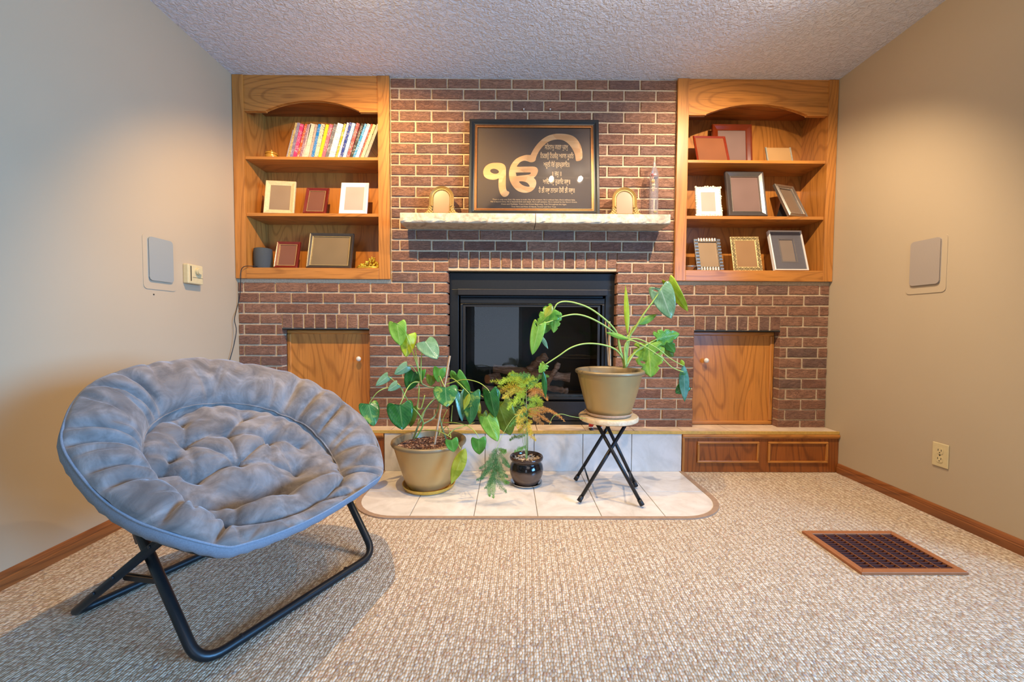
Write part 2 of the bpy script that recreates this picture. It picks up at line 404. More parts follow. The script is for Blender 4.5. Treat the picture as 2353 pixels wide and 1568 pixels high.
# ================================================================= RAISED HEARTH LEDGE
YL=2.458
mb=MB(); mb.box(XL,XR,YL+.012,2.66,0,ZLED-.010)
led=struct('trim_1',mb,M['grout'])
tj=.0035
jx=[-1.367+.305*i for i in range(-1,12)]
def tile(name,x0,x1,y0,y1,z0,z1,mat,par,bev=.0015):
    mb=MB(); mb.box(x0,x1,y0,y1,z0,z1); return obj(name,mb,mat,par,bevel=bev)
xs=[XL]+[x for x in [.158+.305*i+.02 for i in range(-6,7)] if XL+.03<x<XR-.03]+[XR]
for a,b in zip(xs[:-1],xs[1:]): tile('ledge_tile',a+tj/2,b-tj/2,YL+.004,2.640,ZLED-.010,ZLED,M['ledge_tile'],led)
xs=[-.775]+[x for x in [.158+.305*i for i in range(-6,7)] if -.75<x<1.05]+[1.083]
for a,b in zip(xs[:-1],xs[1:]): tile('riser_tile',a+tj/2,b-tj/2,YL,YL+.014,.004,ZLED-.018,M['tile_front'],led)
mb=MB(); mb.box(XL+.001,XR-.001,YL-.004,YL+.006,ZLED-.017,ZLED+.002); obj('edging_strip',mb,M['trim_strip'],led,bevel=.0015)
# wooden base cabinets at both ends of the ledge
def base_cab(x0,x1,lab,panels):
    t=thing('base_cabinet',lab,'cabinet',((x0+x1)/2,YL,0)); ox=(x0+x1)/2
    L=lambda b:[(v[0]-ox,v[1]-YL,v[2]) for v in b.v]
    def P_(name,b,mat,bev=.0015):
        b.v=L(b); return obj(name,b,mat,t,bevel=bev)
    b=MB(); b.box(x0,x1,YL+.001,YL+.010,.002,ZLED-.018); P_('face_panel',b,M['oakd_v'],0)
    b=MB(); b.box(x0,x1-.0,YL-.012,YL+.001,ZLED-.034,ZLED-.018); b.box(x0,x1,YL-.007,YL+.001,ZLED-.042,ZLED-.034); P_('top_rail',b,M['oak_h'],.003)
    b=MB(); b.box(x0,x0+.014,YL-.009,YL+.001,.002,ZLED-.036); P_('corner_moulding',b,M['oak_v'],.003)
    for a,c in panels:
        b=MB(); b.box(a,c,YL-.0005,YL+.0005,.068,.190); P_('inset_panel',b,M['oakd_v'],0)
        m=.013
        for q in ((a,c,.062,.062+m),(a,c,.196-m,.196),(a,a+m,.062+m,.196-m),(c-m,c,.062+m,.196-m)):
            b=MB(); b.box(q[0],q[1],YL-.009,YL+.001,q[2],q[3]); P_('moulding',b,M['oak_h'] if q[1]-q[0]>.05 else M['oak_v'],.003)
    return t
base_cab(1.084,XR-.002,'oak base cabinet front with two framed panels under right end of tiled ledge',[(1.178,1.565),(1.622,1.998)])
base_cab(XL+.012,-.777,'oak base cabinet front under left end of ledge, mostly behind the grey saucer chair',[(-1.66,-1.28),(-1.22,-.84)])
# ================================================================= FLOOR HEARTH TILES with rounded front corners
def rrect(x0,x1,y0,y1,r,n=10):
    pts=[(x0,y1)]
    for i in range(n+1):
        a=math.pi+math.pi/2*i/n; pts.append((x0+r+r*math.cos(a),y0+r+r*math.sin(a)))
    for i in range(n+1):
        a=-math.pi/2+math.pi/2*i/n; pts.append((x1-r+r*math.cos(a),y0+r+r*math.sin(a)))
    pts.append((x1,y1)); return pts
hx0,hx1,hy0,hy1=-.795,1.095,1.842,YL
def clip(poly,x0,x1,y0,y1):
    for ax,lim,s in ((0,x0,1),(0,x1,-1),(1,y0,1),(1,y1,-1)):
        out=[]
        for i in range(len(poly)):
            p,q=poly[i],poly[(i+1)%len(poly)]; a=(p[ax]-lim)*s; b=(q[ax]-lim)*s
            if a>=0: out.append(p)
            if a*b<0: t=a/(a-b); out.append(tuple(p[k]+(q[k]-p[k])*t for k in (0,1)))
        poly=out
        if not poly: return []
    return poly
out=rrect(hx0,hx1,hy0,hy1,.25); inn=rrect(hx0+.028,hx1-.028,hy0+.022,hy1,.225)
mb=MB(); n=len(out)
vs=[(x,y,0) for x,y in out]+[(x,y,.007) for x,y in out]+[(x,y,.007) for x,y in inn]+[(x,y,0) for x,y in inn]
fs=[]
for i in range(n-1):
    fs+=[(i,i+1,n+i+1,n+i),(n+i,n+i+1,2*n+i+1,2*n+i),(2*n+i,2*n+i+1,3*n+i+1,3*n+i)]
mb.add(vs,fs)
gm=MB(); gm.add([(x,y,.0028) for x,y in inn],[tuple(range(n))])
hearth=struct('trim_2',gm,M['grout'])
obj('border_strip',mb,M['border'],hearth,smooth=False)
ys=[1.80,YL-.61,YL-.305,YL]; xs=[-.165+.305*i for i in range(-3,6)]; xs=[-.82]+[x+.0 for x in xs if -.70<x<1.0]+[1.2]
for yi,(a,b) in enumerate(zip(ys[:-1],ys[1:])):
    for c,d in zip(xs[:-1],xs[1:]):
        g=clip(inn,c+tj/2,d-tj/2,a+tj/2,b-tj/2)
        if len(g)<3: continue
        m=MB(); k=len(g); m.add([(x,y,.001) for x,y in g]+[(x,y,.0055) for x,y in g],[tuple(range(k,2*k))]+[(i,(i+1)%k,k+(i+1)%k,k+i) for i in range(k)])
        obj('floor_tile',m,M['tile'],hearth,bevel=.001)
# ================================================================= MANTEL SHELF
mant=thing('mantel_shelf','mottled cream stone mantel shelf in two slabs across the brick chimney','shelf',(.15,2.57,1.524))
random.seed(5)
for (a,b) in ((-.652,.152),(.156,.958)):
    nx=40; mb=MB(); y0=2.395
    def j(s=.0022): return random.uniform(-s,s)
    vs=[];
    sec=[(2.568,1.524),(y0+.012,1.524),(y0+.003,1.528),(y0,1.535),(y0,1.555),(y0+.001,1.578),(y0+.005,1.582),(2.568,1.582)]
    for i in range(nx+1):
        x=a+(b-a)*i/nx
        for q,(y,z) in enumerate(sec): vs.append((x-.15,y-2.57+(j() if 0<q<6 else 0),z-1.524+(j(.0015) if q in(2,3,4) else 0)))
    s=len(sec); fs=[(i*s+k,(i+1)*s+k,(i+1)*s+(k+1)%s,i*s+(k+1)%s) for i in range(nx) for k in range(s)]
    fs+=[tuple(range(s)),tuple(nx*s+k for k in range(s))[::-1]]
    mb.add(vs,fs); obj('stone_slab',mb,M['mantel'],mant)
# ================================================================= BOOKCASES
SH=[(1.953,1.972),(1.600,1.620)]; ZB=1.275; YC=2.55; YK=2.78
def bookcase(x0,x1,o0,o1,ax0,ax1,lab):
    ox=(x0+x1)/2; t=thing('built_in_bookcase',lab,'bookcase',(ox,YC,CZ))
    def P_(name,b,mat,bev=.0015,par=t):
        b.v=[(v[0]-ox,v[1]-YC,v[2]-CZ) for v in b.v]; return obj(name,b,mat,par,bevel=bev)
    b=MB(); b.box(x0,o0,YC,YC+.022,CZ,ZC-.001); P_('stile',b,M['oak_v'],.002)
    b=MB(); b.box(o1,x1,YC,YC+.022,CZ,ZC-.001); P_('stile',b,M['oak_v'],.002)
    b=MB(); b.box(o0,o1,YC+.001,YC+.022,CZ,ZB-.001); P_('bottom_rail',b,M['oak_h'],.002)
    b=MB(); b.box(o0-.012,o0,YC+.022,YK,ZB-.02,ZC-.01); P_('side_panel',b,M['oak_v'],0)
    b=MB(); b.box(o1,o1+.012,YC+.022,YK,ZB-.02,ZC-.01); P_('side_panel',b,M['oak_v'],0)
    b=MB(); b.box(o0-.012,o1+.012,YK,YK+.01,ZB-.02,ZC-.01); P_('back_panel',b,M['oak_v'],0)
    b=MB(); b.box(o0,o1,YC+.022,YK,ZB-.02,ZB); P_('bottom_board',b,M['oak_h'],0)
    b=MB(); b.box(o0,o1,YC+.030,YK,2.330,2.345); P_('top_board',b,M['oakd_h'],0)
    for z0,z1 in SH:
        b=MB(); b.box(o0,o1,YC+.012,YK,z0,z1); P_('shelf',b,M['oak_h'],.002)
    # arched valance
    zf,zt=2.250,2.320; pts=[(o0,ZC-.002),(o1,ZC-.002),(o1,zf),(ax1,zf)]
    n=20; cx=(ax0+ax1)/2; hw=(ax1-ax0)/2; sag=zt-zf-.006; R=(hw*hw+sag*sag)/(2*sag)
    for i in range(n+1):
        x=ax1-.0-(ax1-ax0)*i/n; pts.append((x,zf+.006+math.sqrt(max(0,R*R-(x-cx)**2))-(R-sag)))
    pts+=[(ax0,zf),(o0,zf)]
    m=MB(); k=len(pts); ya,yb=YC+.008,YC+.030
    # triangulate the front as strips to stay planar
    m.add([(x,y,z) for y in (ya,yb) for x,z in pts],[tuple(range(k)),tuple(range(k,2*k))[::-1]]+[(i,(i+1)%k,k+(i+1)%k,k+i) for i in range(k)])
    P_('valance',m,M['oak_h'],.002)
    return t
bookcase(XL+.003,CLX,-1.668,-.830,-1.535,-.945,'honey oak built-in bookcase left of the chimney, holding the row of books')
bookcase(CRX,XR-.003,1.124,2.008,1.235,1.880,'honey oak built-in bookcase right of the chimney, holding only picture frames')
# ================================================================= CUPBOARD DOORS
M['knob']=M['white_ceramic']
def cup_door(x0,x1,knob_px,lab):
    ox=(x0+x1)/2; zt,zb=NLZ-.008,ZLED+.002; y=YN-.004; t=thing('cupboard_door',lab,'cupboard door',(ox,y,zb))
    def P_(name,b,mat,bev=.0015,sm=False): 
        b.v=[(v[0]-ox,v[1]-y,v[2]-zb) for v in b.v]; return obj(name,b,mat,t,bevel=bev,smooth=sm)
    b=MB(); b.box(x0+.001,x1-.001,y+.006,y+.02,zb,zt); P_('door_panel',b,M['oak_v'],0)
    m=.026
    for q in ((x0,x1,zb,zb+m),(x0,x1,zt-m,zt),(x0,x0+m,zb+m,zt-m),(x1-m,x1,zb+m,zt-m)):
        b=MB(); b.box(q[0],q[1],y-.002,y+.012,q[2],q[3]); P_('door_moulding',b,M['oak_h'] if q[1]-q[0]>.1 else M['oak_v'],.006)
    q=at(*knob_px,Y=y-.02); b=MB(); b.tube([(q.x,y+.006,q.z),(q.x,y-.018,q.z)],.006,10); b.ball((q.x,y-.022,q.z),.0165,14,sc=(1,.75,1)); P_('knob',b,M['knob'],0,True)
    return t
cup_door(NLX0+.001,NLX1-.001,(824,825),'oak cupboard door with white knob in the brick niche behind the grey chair')
cup_door(NRX0+.001,NRX1-.001,(1623,829),'oak cupboard door with white knob in the brick niche at the right')
mb=MB(); mb.box(NLX0-.01,NLX1+.01,YN+.016,YN+.03,0,NLZ); mb.box(NRX0-.01,NRX1+.01,YN+.016,YN+.03,0,NRZ); obj('niche_back',mb,M['black'],wall_back)
# ================================================================= FIREPLACE INSERT
def glassmat(name,rough=.02,tint=(1,1,1,1),refl=.12):
    t=NT(name); t.t.nodes.remove(t.b); out=[n for n in t.t.nodes if n.type=='OUTPUT_MATERIAL'][0]
    tr=t.n('ShaderNodeBsdfTransparent'); tr.inputs[0].default_value=tint; gl=t.n('ShaderNodeBsdfGlossy'); gl.inputs['Roughness'].default_value=rough; gl.inputs['Color'].default_value=(.55,.55,.55,1)
    fr=t.n('ShaderNodeFresnel'); fr.inputs[0].default_value=1.5; ad=t.n('ShaderNodeMath',operation='ADD'); ad.inputs[1].default_value=refl; t.l(fr.outputs[0],ad.inputs[0])
    mx=t.n('ShaderNodeMixShader'); t.l(ad.outputs[0],mx.inputs[0]); t.l(tr.outputs[0],mx.inputs[1]); t.l(gl.outputs[0],mx.inputs[2]); t.l(mx.outputs[0],out.inputs[0])
    return t.mat
M['fire_glass']=glassmat('smoked fireplace glass',.0,(.95,.95,.95,1),-.01)
def logmat():
    t=NT('ceramic fire log'); setp(t.b,None,.9); v=t.coord('Object',(8,40,40)); n=t.noise(v,1,5,.65,.8)
    t.l(t.ramp(n.outputs[0],[(.3,lin(110,72,52)),(.5,lin(184,132,98)),(.62,lin(226,180,146)),(.75,lin(140,98,74))]),t.b.inputs['Base Color']); t.bump(n.outputs[0],.9,.006); return t.mat
M['log']=logmat(); M['logend']=plain('charred orange log end',lin(220,140,90),.9,sc=40,bumps=.5,bd=.003)
YI=2.622
fp=thing('fireplace_insert','black gas fireplace insert with glass front and log set under mantel','fireplace',((FX0+FX1)/2,YI,ZLED))
FO=Vector(((FX0+FX1)/2,YI,ZLED))
def loc_(b,o): b.v=[(v[0]-o.x,v[1]-o.y,v[2]-o.z) for v in b.v]; return b
def fpx(x): return at(x,800,Y=YI).x
def fpz(y): return at(1225,y,Y=YI).z
def ring(b,x0,x1,z0,z1,wl,wr,wt,wb,y0,y1):
    if wt>0: b.box(x0,x1,y0,y1,z1-wt,z1)
    if wb>0: b.box(x0,x1,y0,y1,z0,z0+wb)
    if wl>0: b.box(x0,x0+wl,y0,y1,z0+wb,z1-wt)
    if wr>0: b.box(x1-wr,x1,y0,y1,z0+wb,z1-wt)
x0,x1=fpx(1034),fpx(1412); zt=FZ-.012; zb=ZLED+.001
X0,X1=fpx(1054),fpx(1390); ZT=fpz(666)
b=MB(); ring(b,x0,x1,zb,zt,X0-x0,x1-X1,zt-ZT,.022,YI,YI+.012); obj('surround_panel',loc_(b,FO),M['black_metal'],fp,bevel=.0015)
b=MB(); b.box(fpx(1053),fpx(1392),YI-.030,YI+.002,fpz(680),fpz(666)); obj('hood',loc_(b,FO),M['dark_panel'],fp,bevel=.003)
b=MB(); b.box(fpx(1058),fpx(1387),YI-.006,YI+.012,fpz(698),fpz(686)); obj('upper_panel',loc_(b,FO),M['black_metal'],fp,bevel=.002)
b=MB(); ring(b,fpx(1058),fpx(1387),fpz(918),fpz(699),.014,.014,.004,.004,YI-.004,YI+.014); obj('outer_frame',loc_(b,FO),M['black_metal'],fp,bevel=.0015)
gx0,gx1,gz0,gz1=fpx(1068),fpx(1374),fpz(915),fpz(705)
b=MB(); ring(b,gx0-.012,gx1+.012,gz0-.008,gz1+.01,.016,.016,.012,.012,YI+.001,YI+.016); obj('glass_frame',loc_(b,FO),M['black'],fp,bevel=.001)
b=MB(); b.box(gx0,gx1,YI+.008,YI+.012,gz0,gz1); obj('glass_pane',loc_(b,FO),M['fire_glass'],fp)
b=MB(); b.box(fpx(1060),fpx(1385),YI-.004,YI+.01,fpz(966),fpz(923)); obj('lower_panel',loc_(b,FO),M['dark_panel'],fp,bevel=.002)
b=MB(); b.box(x0,x1,YI-.006,YI+.012,zb,fpz(968)); obj('bottom_strip',loc_(b,FO),M['black_metal'],fp,bevel=.001)
b=MB(); a0,a1=gx0-.03,gx1+.03
b.box(a0,a1,3.02,3.03,gz0-.08,gz1+.08); b.box(a0-.01,a0,YI+.012,3.03,gz0-.08,gz1+.08); b.box(a1,a1+.01,YI+.012,3.03,gz0-.08,gz1+.08); b.box(a0,a1,YI+.012,3.03,gz1+.07,gz1+.08); b.box(a0,a1,YI+.012,3.03,gz0-.03,gz0-.02)
b.box(x0,x1,YI+.012,YI+.014,gz1+.06,zt); b.box(x0,x1,YI+.012,YI+.014,zb,gz0-.02); b.box(x0,a0,YI+.012,YI+.014,zb,zt); b.box(a1,x1,YI+.012,YI+.014,zb,zt)
obj('firebox',loc_(b,FO),M['black'],fp)
b=MB(); b.box(gx0+.02,gx1-.02,2.70,2.74,gz0-.02,gz0+.012); obj('burner_tray',loc_(b,FO),plain('tan burner tray',lin(128,108,90),.7),fp,bevel=.003)
random.seed(3)
def log(pts,r,n=12,ends=True):
    P=[at(px,py,Y=y) for px,py,y in pts]; Q=[];R=[]
    m=18
    for i in range(m+1):
        u=i/m*(len(P)-1); k=min(int(u),len(P)-2); f=u-k; Q.append(P[k].lerp(P[k+1],f)); R.append(r*(1+.12*math.sin(i*1.3+r*900)+random.uniform(-.06,.06)))
    b=MB(); b.tube(Q,R,n)
    o=Q[0].copy()
    for i,v in enumerate(b.v):
        nn=noise.noise(Vector(v)*45)*.004; b.v[i]=(v[0]+nn,v[1]+nn,v[2]+nn*.8)
    me=mesh('fire_log',b,[M['log'],M['logend']],True)
    for p in me.polygons:
        if len(p.vertices)>4: p.material_index=1; p.use_smooth=False
    # keep the mesh in the insert's space
    for v in me.vertices: v.co=v.co-FO
    return obj('fire_log',me,None,fp)
log([(1134,848,2.84),(1190,852,2.83),(1260,862,2.82),(1310,868,2.80)],.031)
log([(1215,852,2.80),(1235,832,2.79),(1256,818,2.77)],.028)
log([(1120,872,2.72),(1145,866,2.80)],.030)
log([(1140,885,2.76),(1150,866,2.78)],.020)
log([(1284,834,2.76),(1277,850,2.76),(1266,866,2.74),(1255,888,2.72)],.018)
log([(1240,890,2.72),(1285,896,2.72),(1305,899,2.72)],.020)
log([(1108,892,2.74),(1180,900,2.74),(1250,900,2.74)],.022)
# ================================================================= SAUCER CHAIR
def closed(pts,n,al=.5):
    m=len(pts); d=[(pts[(i+1)%m]-pts[i]).length**al for i in range(m)]; L=sum(d); res=[]; i=0; acc=0
    for q in range(n):
        x=L*q/n
        while x>=acc+d[i]: acc+=d[i]; i+=1
        a=(x-acc)/d[i]; P0,P1,P2,P3=pts[(i-1)%m],pts[i],pts[(i+1)%m],pts[(i+2)%m]
        res.append(.5*((2*P1)+(-P0+P2)*a+(2*P0-5*P1+4*P2-P3)*a*a+(-P0+3*P1-3*P2+P3)*a**3))
    return res
def velvet():
    t=NT('grey crushed velvet'); setp(t.b,None,.85,spec=.2); t.b.inputs['Sheen Weight'].default_value=.35; t.b.inputs['Sheen Roughness'].default_value=.4
    t.b.inputs['Sheen Tint'].default_value=(1,.96,.92,1)
    v=t.coord(); n=t.noise(v,9,4,.6,1.5); n2=t.noise(v,34,3,.6,1)
    c=t.ramp(n.outputs[0],[(.32,lin(96,89,84)),(.5,lin(118,110,104)),(.68,lin(142,134,128))]); t.l(c,t.b.inputs['Base Color'])
    b=t.bump(n2.outputs[0],.35,.006); t.bump(t.noise(v,420,2).outputs[0],.15,.0006,b); return t.mat
M['velvet']=velvet(); M['fabric_under']=plain('grey woven underside fabric',lin(122,128,136),.9,sc=300,bumps=.2)
RIM=[(-1.088,.968,.619),(-1.137,1.021,.665),(-1.184,1.089,.703),(-1.214,1.167,.739),(-1.224,1.278,.765),(-1.199,1.431,.777),(-1.153,1.534,.773),(-1.061,1.649,.740),(-.923,1.726,.683),(-.778,1.735,.612),(-.651,1.697,.535),(-.555,1.643,.447),(-.462,1.449,.383),(-.474,1.345,.370),(-.538,1.135,.368),(-.593,1.013,.375),(-.638,.947,.382),(-.662,.922,.389),(-.710,.893,.420),(-.765,.878,.449),(-.833,.879,.474),(-.918,.897,.511),(-1.008,.928,.564)]
CHC=Vector((-.854,1.272,0))
NT_=360
rim=[p-Vector((CHC.x,CHC.y,0)) for p in closed([Vector(p) for p in RIM],NT_)]
cen=sum(rim,Vector())/NT_; nrm=Vector((.4685,-.1638,.8682)); shf=Vector((.95,-.3,0))*.04
BT=[(.375,38),(.275,88),(.30,143),(.36,336),(.05,303),(.375,192),(.50,352),(.60,243),(.52,62),(.50,112),(.47,165),(.42,12)]
def gi(i,c,w):
    d=(i-c+NT_/2)%NT_-NT_/2; return math.exp(-(d/w)**2)
def seam_r(i): return .60+.27*gi(i,248,44)
def base(r,i):
    c=cen+shf; p=c+(rim[i%NT_]-c)*r-nrm*.105*(1-r**3)
    # the seat sags in front of the back cushion
    g=math.exp(-((r-.38)/.17)**2)*gi(i,252,60); return p-Vector((0,0,.085*g))
BP=[base(r,i) for r,i in BT]
SEG=[(0,1),(1,2),(0,3),(1,4),(2,4),(4,5),(3,4),(0,4),(2,5),(3,6),(5,7),(1,9),(2,10),(0,8),(2,7),(6,11)]
SEGP=[(BP[a],BP[b]) for a,b in SEG]
FOLD=[base(.56,300),base(.40,272),base(.30,250),base(.40,225),base(.56,208)]
random.seed(21)
PL=[]                                              # pleats of the rolled rim
i=0.
while i<NT_: PL.append((i+random.uniform(-2,2),random.uniform(.45,1.),random.uniform(1.2,2.6),random.uniform(-12,12))); i+=random.uniform(6,11)
def segd(p,a,b):
    ab=b-a; t=max(0,min(1,(p-a).dot(ab)/ab.length_squared)); return (p-a-ab*t).length
def surf(u,i):
    """u 0..1 is the inner cushion, 1..2 the rolled rim"""
    SR=seam_r(i); front=gi(i,248,48)
    if u>1:
        v=u-1; r=SR+(1-SR)*v; p=base(r,i)
        h=(.078-.052*front)*(math.sin(math.pi*v**.8)**.6 if 0<v<1 else 0)
        cr=0
        for c,a,wd,sk in PL:
            d=(i-(c+sk*(v-.5))); d=(d+NT_/2)%NT_-NT_/2
            if abs(d)<12: cr+=a*math.exp(-abs(d/wd)**1.5)*(1 if a>.8 else max(0,1-v*1.4) if a>.6 else max(0,v*1.4-.4))
        h-=.040*cr*(math.sin(math.pi*v)**.6 if 0<v<1 else 0)
        h+=.007*noise.noise(p*10)+.003*noise.noise(p*26)
    else:
        r=SR*u; p=base(r,i)
        h=.036*(1-u**8)
        db=min((p-b).length for b in BP); h-=.048*math.exp(-(db/.024)**1.1)
        ds=min(segd(p,a,b) for a,b in SEGP); h-=.021*math.exp(-(ds/.009)**1.0)
        df=min(segd(p,a,b) for a,b in zip(FOLD[:-1],FOLD[1:])); h-=.035*math.exp(-(df/.018)**1.2)
        h+=.055*math.exp(-((r-.70)/.20)**2)*gi(i,246,36)          # plump front of the seat
        h-=.020*math.exp(-((p-base(.70,243)).length/.05)**1.2)
        h+=.010*noise.noise(p*11+Vector((3,1,0)))+.004*noise.noise(p*28)
        h-=.006*abs(math.sin(i*math.pi/180*12+noise.noise(p*6)*3))**3*u**2
    return p+nrm*h
RS=[0]+[.03+.97*k/40 for k in range(41)]+[1.015]+[1.03+.97*k/34 for k in range(35)]
vs=[];fs=[]
for r in RS:
    for i in range(NT_): vs.append(surf(min(r,2),i))
nr=len(RS)
for a in range(nr-1):
    for i in range(NT_): fs.append((a*NT_+i,a*NT_+(i+1)%NT_,(a+1)*NT_+(i+1)%NT_,(a+1)*NT_+i))
# slightly draw the rim inwards so that the turned edge makes the outline
chair=thing('saucer_chair','grey crushed velvet tufted saucer chair on a black folding tube frame','chair',(CHC.x,CHC.y,0))
b=MB(); b.add(vs,fs); cush=obj('cushion',b,M['velvet'],chair,smooth=True)
us=[];n2=14
for k in range(n2+1):
    a=k/n2
    for i in range(0,NT_,3):
        o=(rim[i]-cen); o.z=0; o=o.normalized()
        p=rim[i]
        if k<=3: q=p+o*.004*math.sin(math.pi*k/3)-nrm*(.012*k)
        else:
            r=1-(k-3)/(n2-3)*.98; q=base(r,i)-nrm*(.036+.05*math.sin(math.pi*min(1,(1-r)*1.2)/1.2*.9)**.8)
        wr=.0025*math.sin(i*.9+k)*(1 if k<5 else 0); us.append(q+nrm*wr)
m=NT_//3; b=MB(); b.add(us,[(a*m+(i+1)%m,a*m+i,(a+1)*m+i,(a+1)*m+(i+1)%m) for a in range(n2) for i in range(m)])
obj('underside',b,M['fabric_under'],chair,smooth=True)
b=MB(); b.tube([rim[i]-nrm*.001 for i in range(0,NT_,3)],.0032,6,closed=True); obj('piping',b,M['fabric_under'],chair,smooth=True)
b=MB(); b.tube([surf(1.005,i)+nrm*.0015 for i in range(0,NT_,2)],.0024,6,closed=True); obj('seam_cord',b,M['velvet'],chair,smooth=True)
for k,p in enumerate(BP[:8]):
    r,i=BT[k]; q=surf(r/seam_r(i),i); b=MB(); b.ball((q+nrm*.002),.0065,10,sc=(1,1,.5)); obj('button',b,M['velvet'],chair,smooth=True)
# black steel ring below the cushion and the two crossing U frames
b=MB(); b.tube([base(.86,i)-nrm*.050 for i in range(0,NT_,4)],.011,10,closed=True); obj('ring_frame',b,M['black_metal'],chair,smooth=True)
s_=Vector((.475,.88,0)); f_=Vector((.88,-.475,0)); K=Vector((0,0,1))
def fillet(pts,r,n=8):
    out=[pts[0]]
    for a,b,c in zip(pts[:-2],pts[1:-1],pts[2:]):
        u=(a-b).normalized(); v=(c-b).normalized(); p=b+u*r; q=b+v*r
        for k in range(n+1):
            t=k/n; out.append(p*(1-t)**2+b*2*t*(1-t)+q*t*t)
    return out+[pts[-1]]
A=Vector((-.805,1.03,.014))-CHC; B=Vector((-.531,1.525,.014))-CHC; az,cz=.898,.1003
up=lambda P,z,sg: P+z*(-az*f_+sg*cz*s_+K)
b=MB(); b.tube(fillet([up(A,.375,-1),A-s_*.012,B+s_*.012,up(B,.36,1)],.062),.0135,14); obj('front_frame',b,M['black_metal'],chair,smooth=True)
A2=Vector((-1.348,1.208,.014))-CHC; B2=Vector((-1.095,1.722,.014))-CHC
T2=Vector((-.905,1.035,.350))-CHC; TB=Vector((-.66,1.60,.33))-CHC
b=MB(); b.tube(fillet([T2,A2,B2,TB],.045),.0125,12); obj('rear_frame',b,M['black_metal'],chair,smooth=True)
for P in (at(584,1487,Z=.014)-CHC,at(810,1318,Z=.014)-CHC):                         # joints in the front tube
    q=A+s_*((P-A).dot(s_)); b=MB(); b.tube([q-s_*.002,q+s_*.002],.0143,14); obj('tube_joint',b,M['black'],chair,smooth=True)
def brk(p,q,w,name='bracket'):
    b=MB(); d=(q-p); L=d.length; d.normalize(); sd=d.cross(s_).normalized(); 
    pts=[]
    n=8
    for k in range(n+1): a=math.pi/2+math.pi*k/n; pts.append(p+d*math.cos(a)*w+sd*math.sin(a)*w)
    for k in range(n+1): a=-math.pi/2+math.pi*k/n; pts.append(q+d*math.cos(a)*w+sd*math.sin(a)*w)
    m_=len(pts); v=[x for x in pts]+[x+s_*.004 for x in pts]
    b.add(v,[tuple(range(m_)),tuple(range(m_,2*m_))]+[(i,(i+1)%m_,m_+(i+1)%m_,m_+i) for i in range(m_)])
    return obj(name,b,M['dark_panel'],chair)
mid=lambda t:T2.lerp(A2,t)
brk(at(312,1242,Y=1.13)-CHC,at(300,1205,Y=1.16)-CHC,.012); brk(at(357,1238,Y=1.045)-CHC,at(372,1222,Y=1.03)-CHC,.012)
brk(at(352,1332,Y=1.12)-CHC,at(285,1322,Y=1.17)-CHC,.007,'cross_link'); brk(at(352,1337,Y=1.10)-CHC,at(285,1329,Y=1.15)-CHC,.007,'cross_link')
for t in (.45,.66,.08):
    q=mid(t)-s_*.012; b=MB(); b.tube([q,q-s_*.004],.005,10); obj('rivet',b,M['black'],chair,smooth=True)
# ================================================================= FLOOR REGISTER
M['vent']=plain('brown enamelled steel',lin(168,104,62),.4,.15,var=.06); M['vent_dark']=plain('dark duct',lin(40,12,8),.8); M['vent_slat']=plain('dark maroon slat',lin(104,48,30),.6,var=.05)
vx0,vx1,vy0,vy1=1.300,1.698,1.424,1.724
vent=thing('floor_vent','brown metal floor register grille set in carpet near right baseboard','vent',((vx0+vx1)/2,(vy0+vy1)/2,0)); VO=Vector(((vx0+vx1)/2,(vy0+vy1)/2,0))
def pad(name,poly,z0,z1,mat):
    b=MB(); k=len(poly); b.add([(x,y,z0) for x,y in poly]+[(x,y,z1) for x,y in poly],[tuple(range(k,2*k))]+[(i,(i+1)%k,k+(i+1)%k,k+i) for i in range(k)]); return obj(name,loc_(b,VO),mat,vent,bevel=.001)
m_=.026; ix0,ix1,iy0,iy1=vx0+m_,vx1-m_,vy0+m_,vy1-m_
for poly in ([(vx0,vy0),(vx1,vy0),(ix1,iy0),(ix0,iy0)],[(vx1,vy0),(vx1,vy1),(ix1,iy1),(ix1,iy0)],[(vx1,vy1),(vx0,vy1),(ix0,iy1),(ix1,iy1)],[(vx0,vy1),(vx0,vy0),(ix0,iy0),(ix0,iy1)]): pad('border',poly,.001,.011,M['vent'])
b=MB(); b.box(ix0,ix1,iy0,iy1,-.11,-.10)
for q in ((ix0,ix0+.002,iy0,iy1),(ix1-.002,ix1,iy0,iy1),(ix0,ix1,iy0,iy0+.002),(ix0,ix1,iy1-.002,iy1)): b.box(q[0],q[1],q[2],q[3],-.10,.001)
obj('duct',loc_(b,VO),M['vent_dark'],vent)
for k in range(15):
    y=iy0+(iy1-iy0)*(k+.5)/15; b=MB(); b.box(ix0,ix1,y-.0011,y+.0011,-.012,.0095); obj('slat',loc_(b,VO),M['vent_slat'],vent)
for k in range(1,7):
    x=ix0+(ix1-ix0)*k/7; b=MB(); b.box(x-.001,x+.001,iy0,iy1,-.006,.0102); obj('cross_bar',loc_(b,VO),M['vent'],vent)
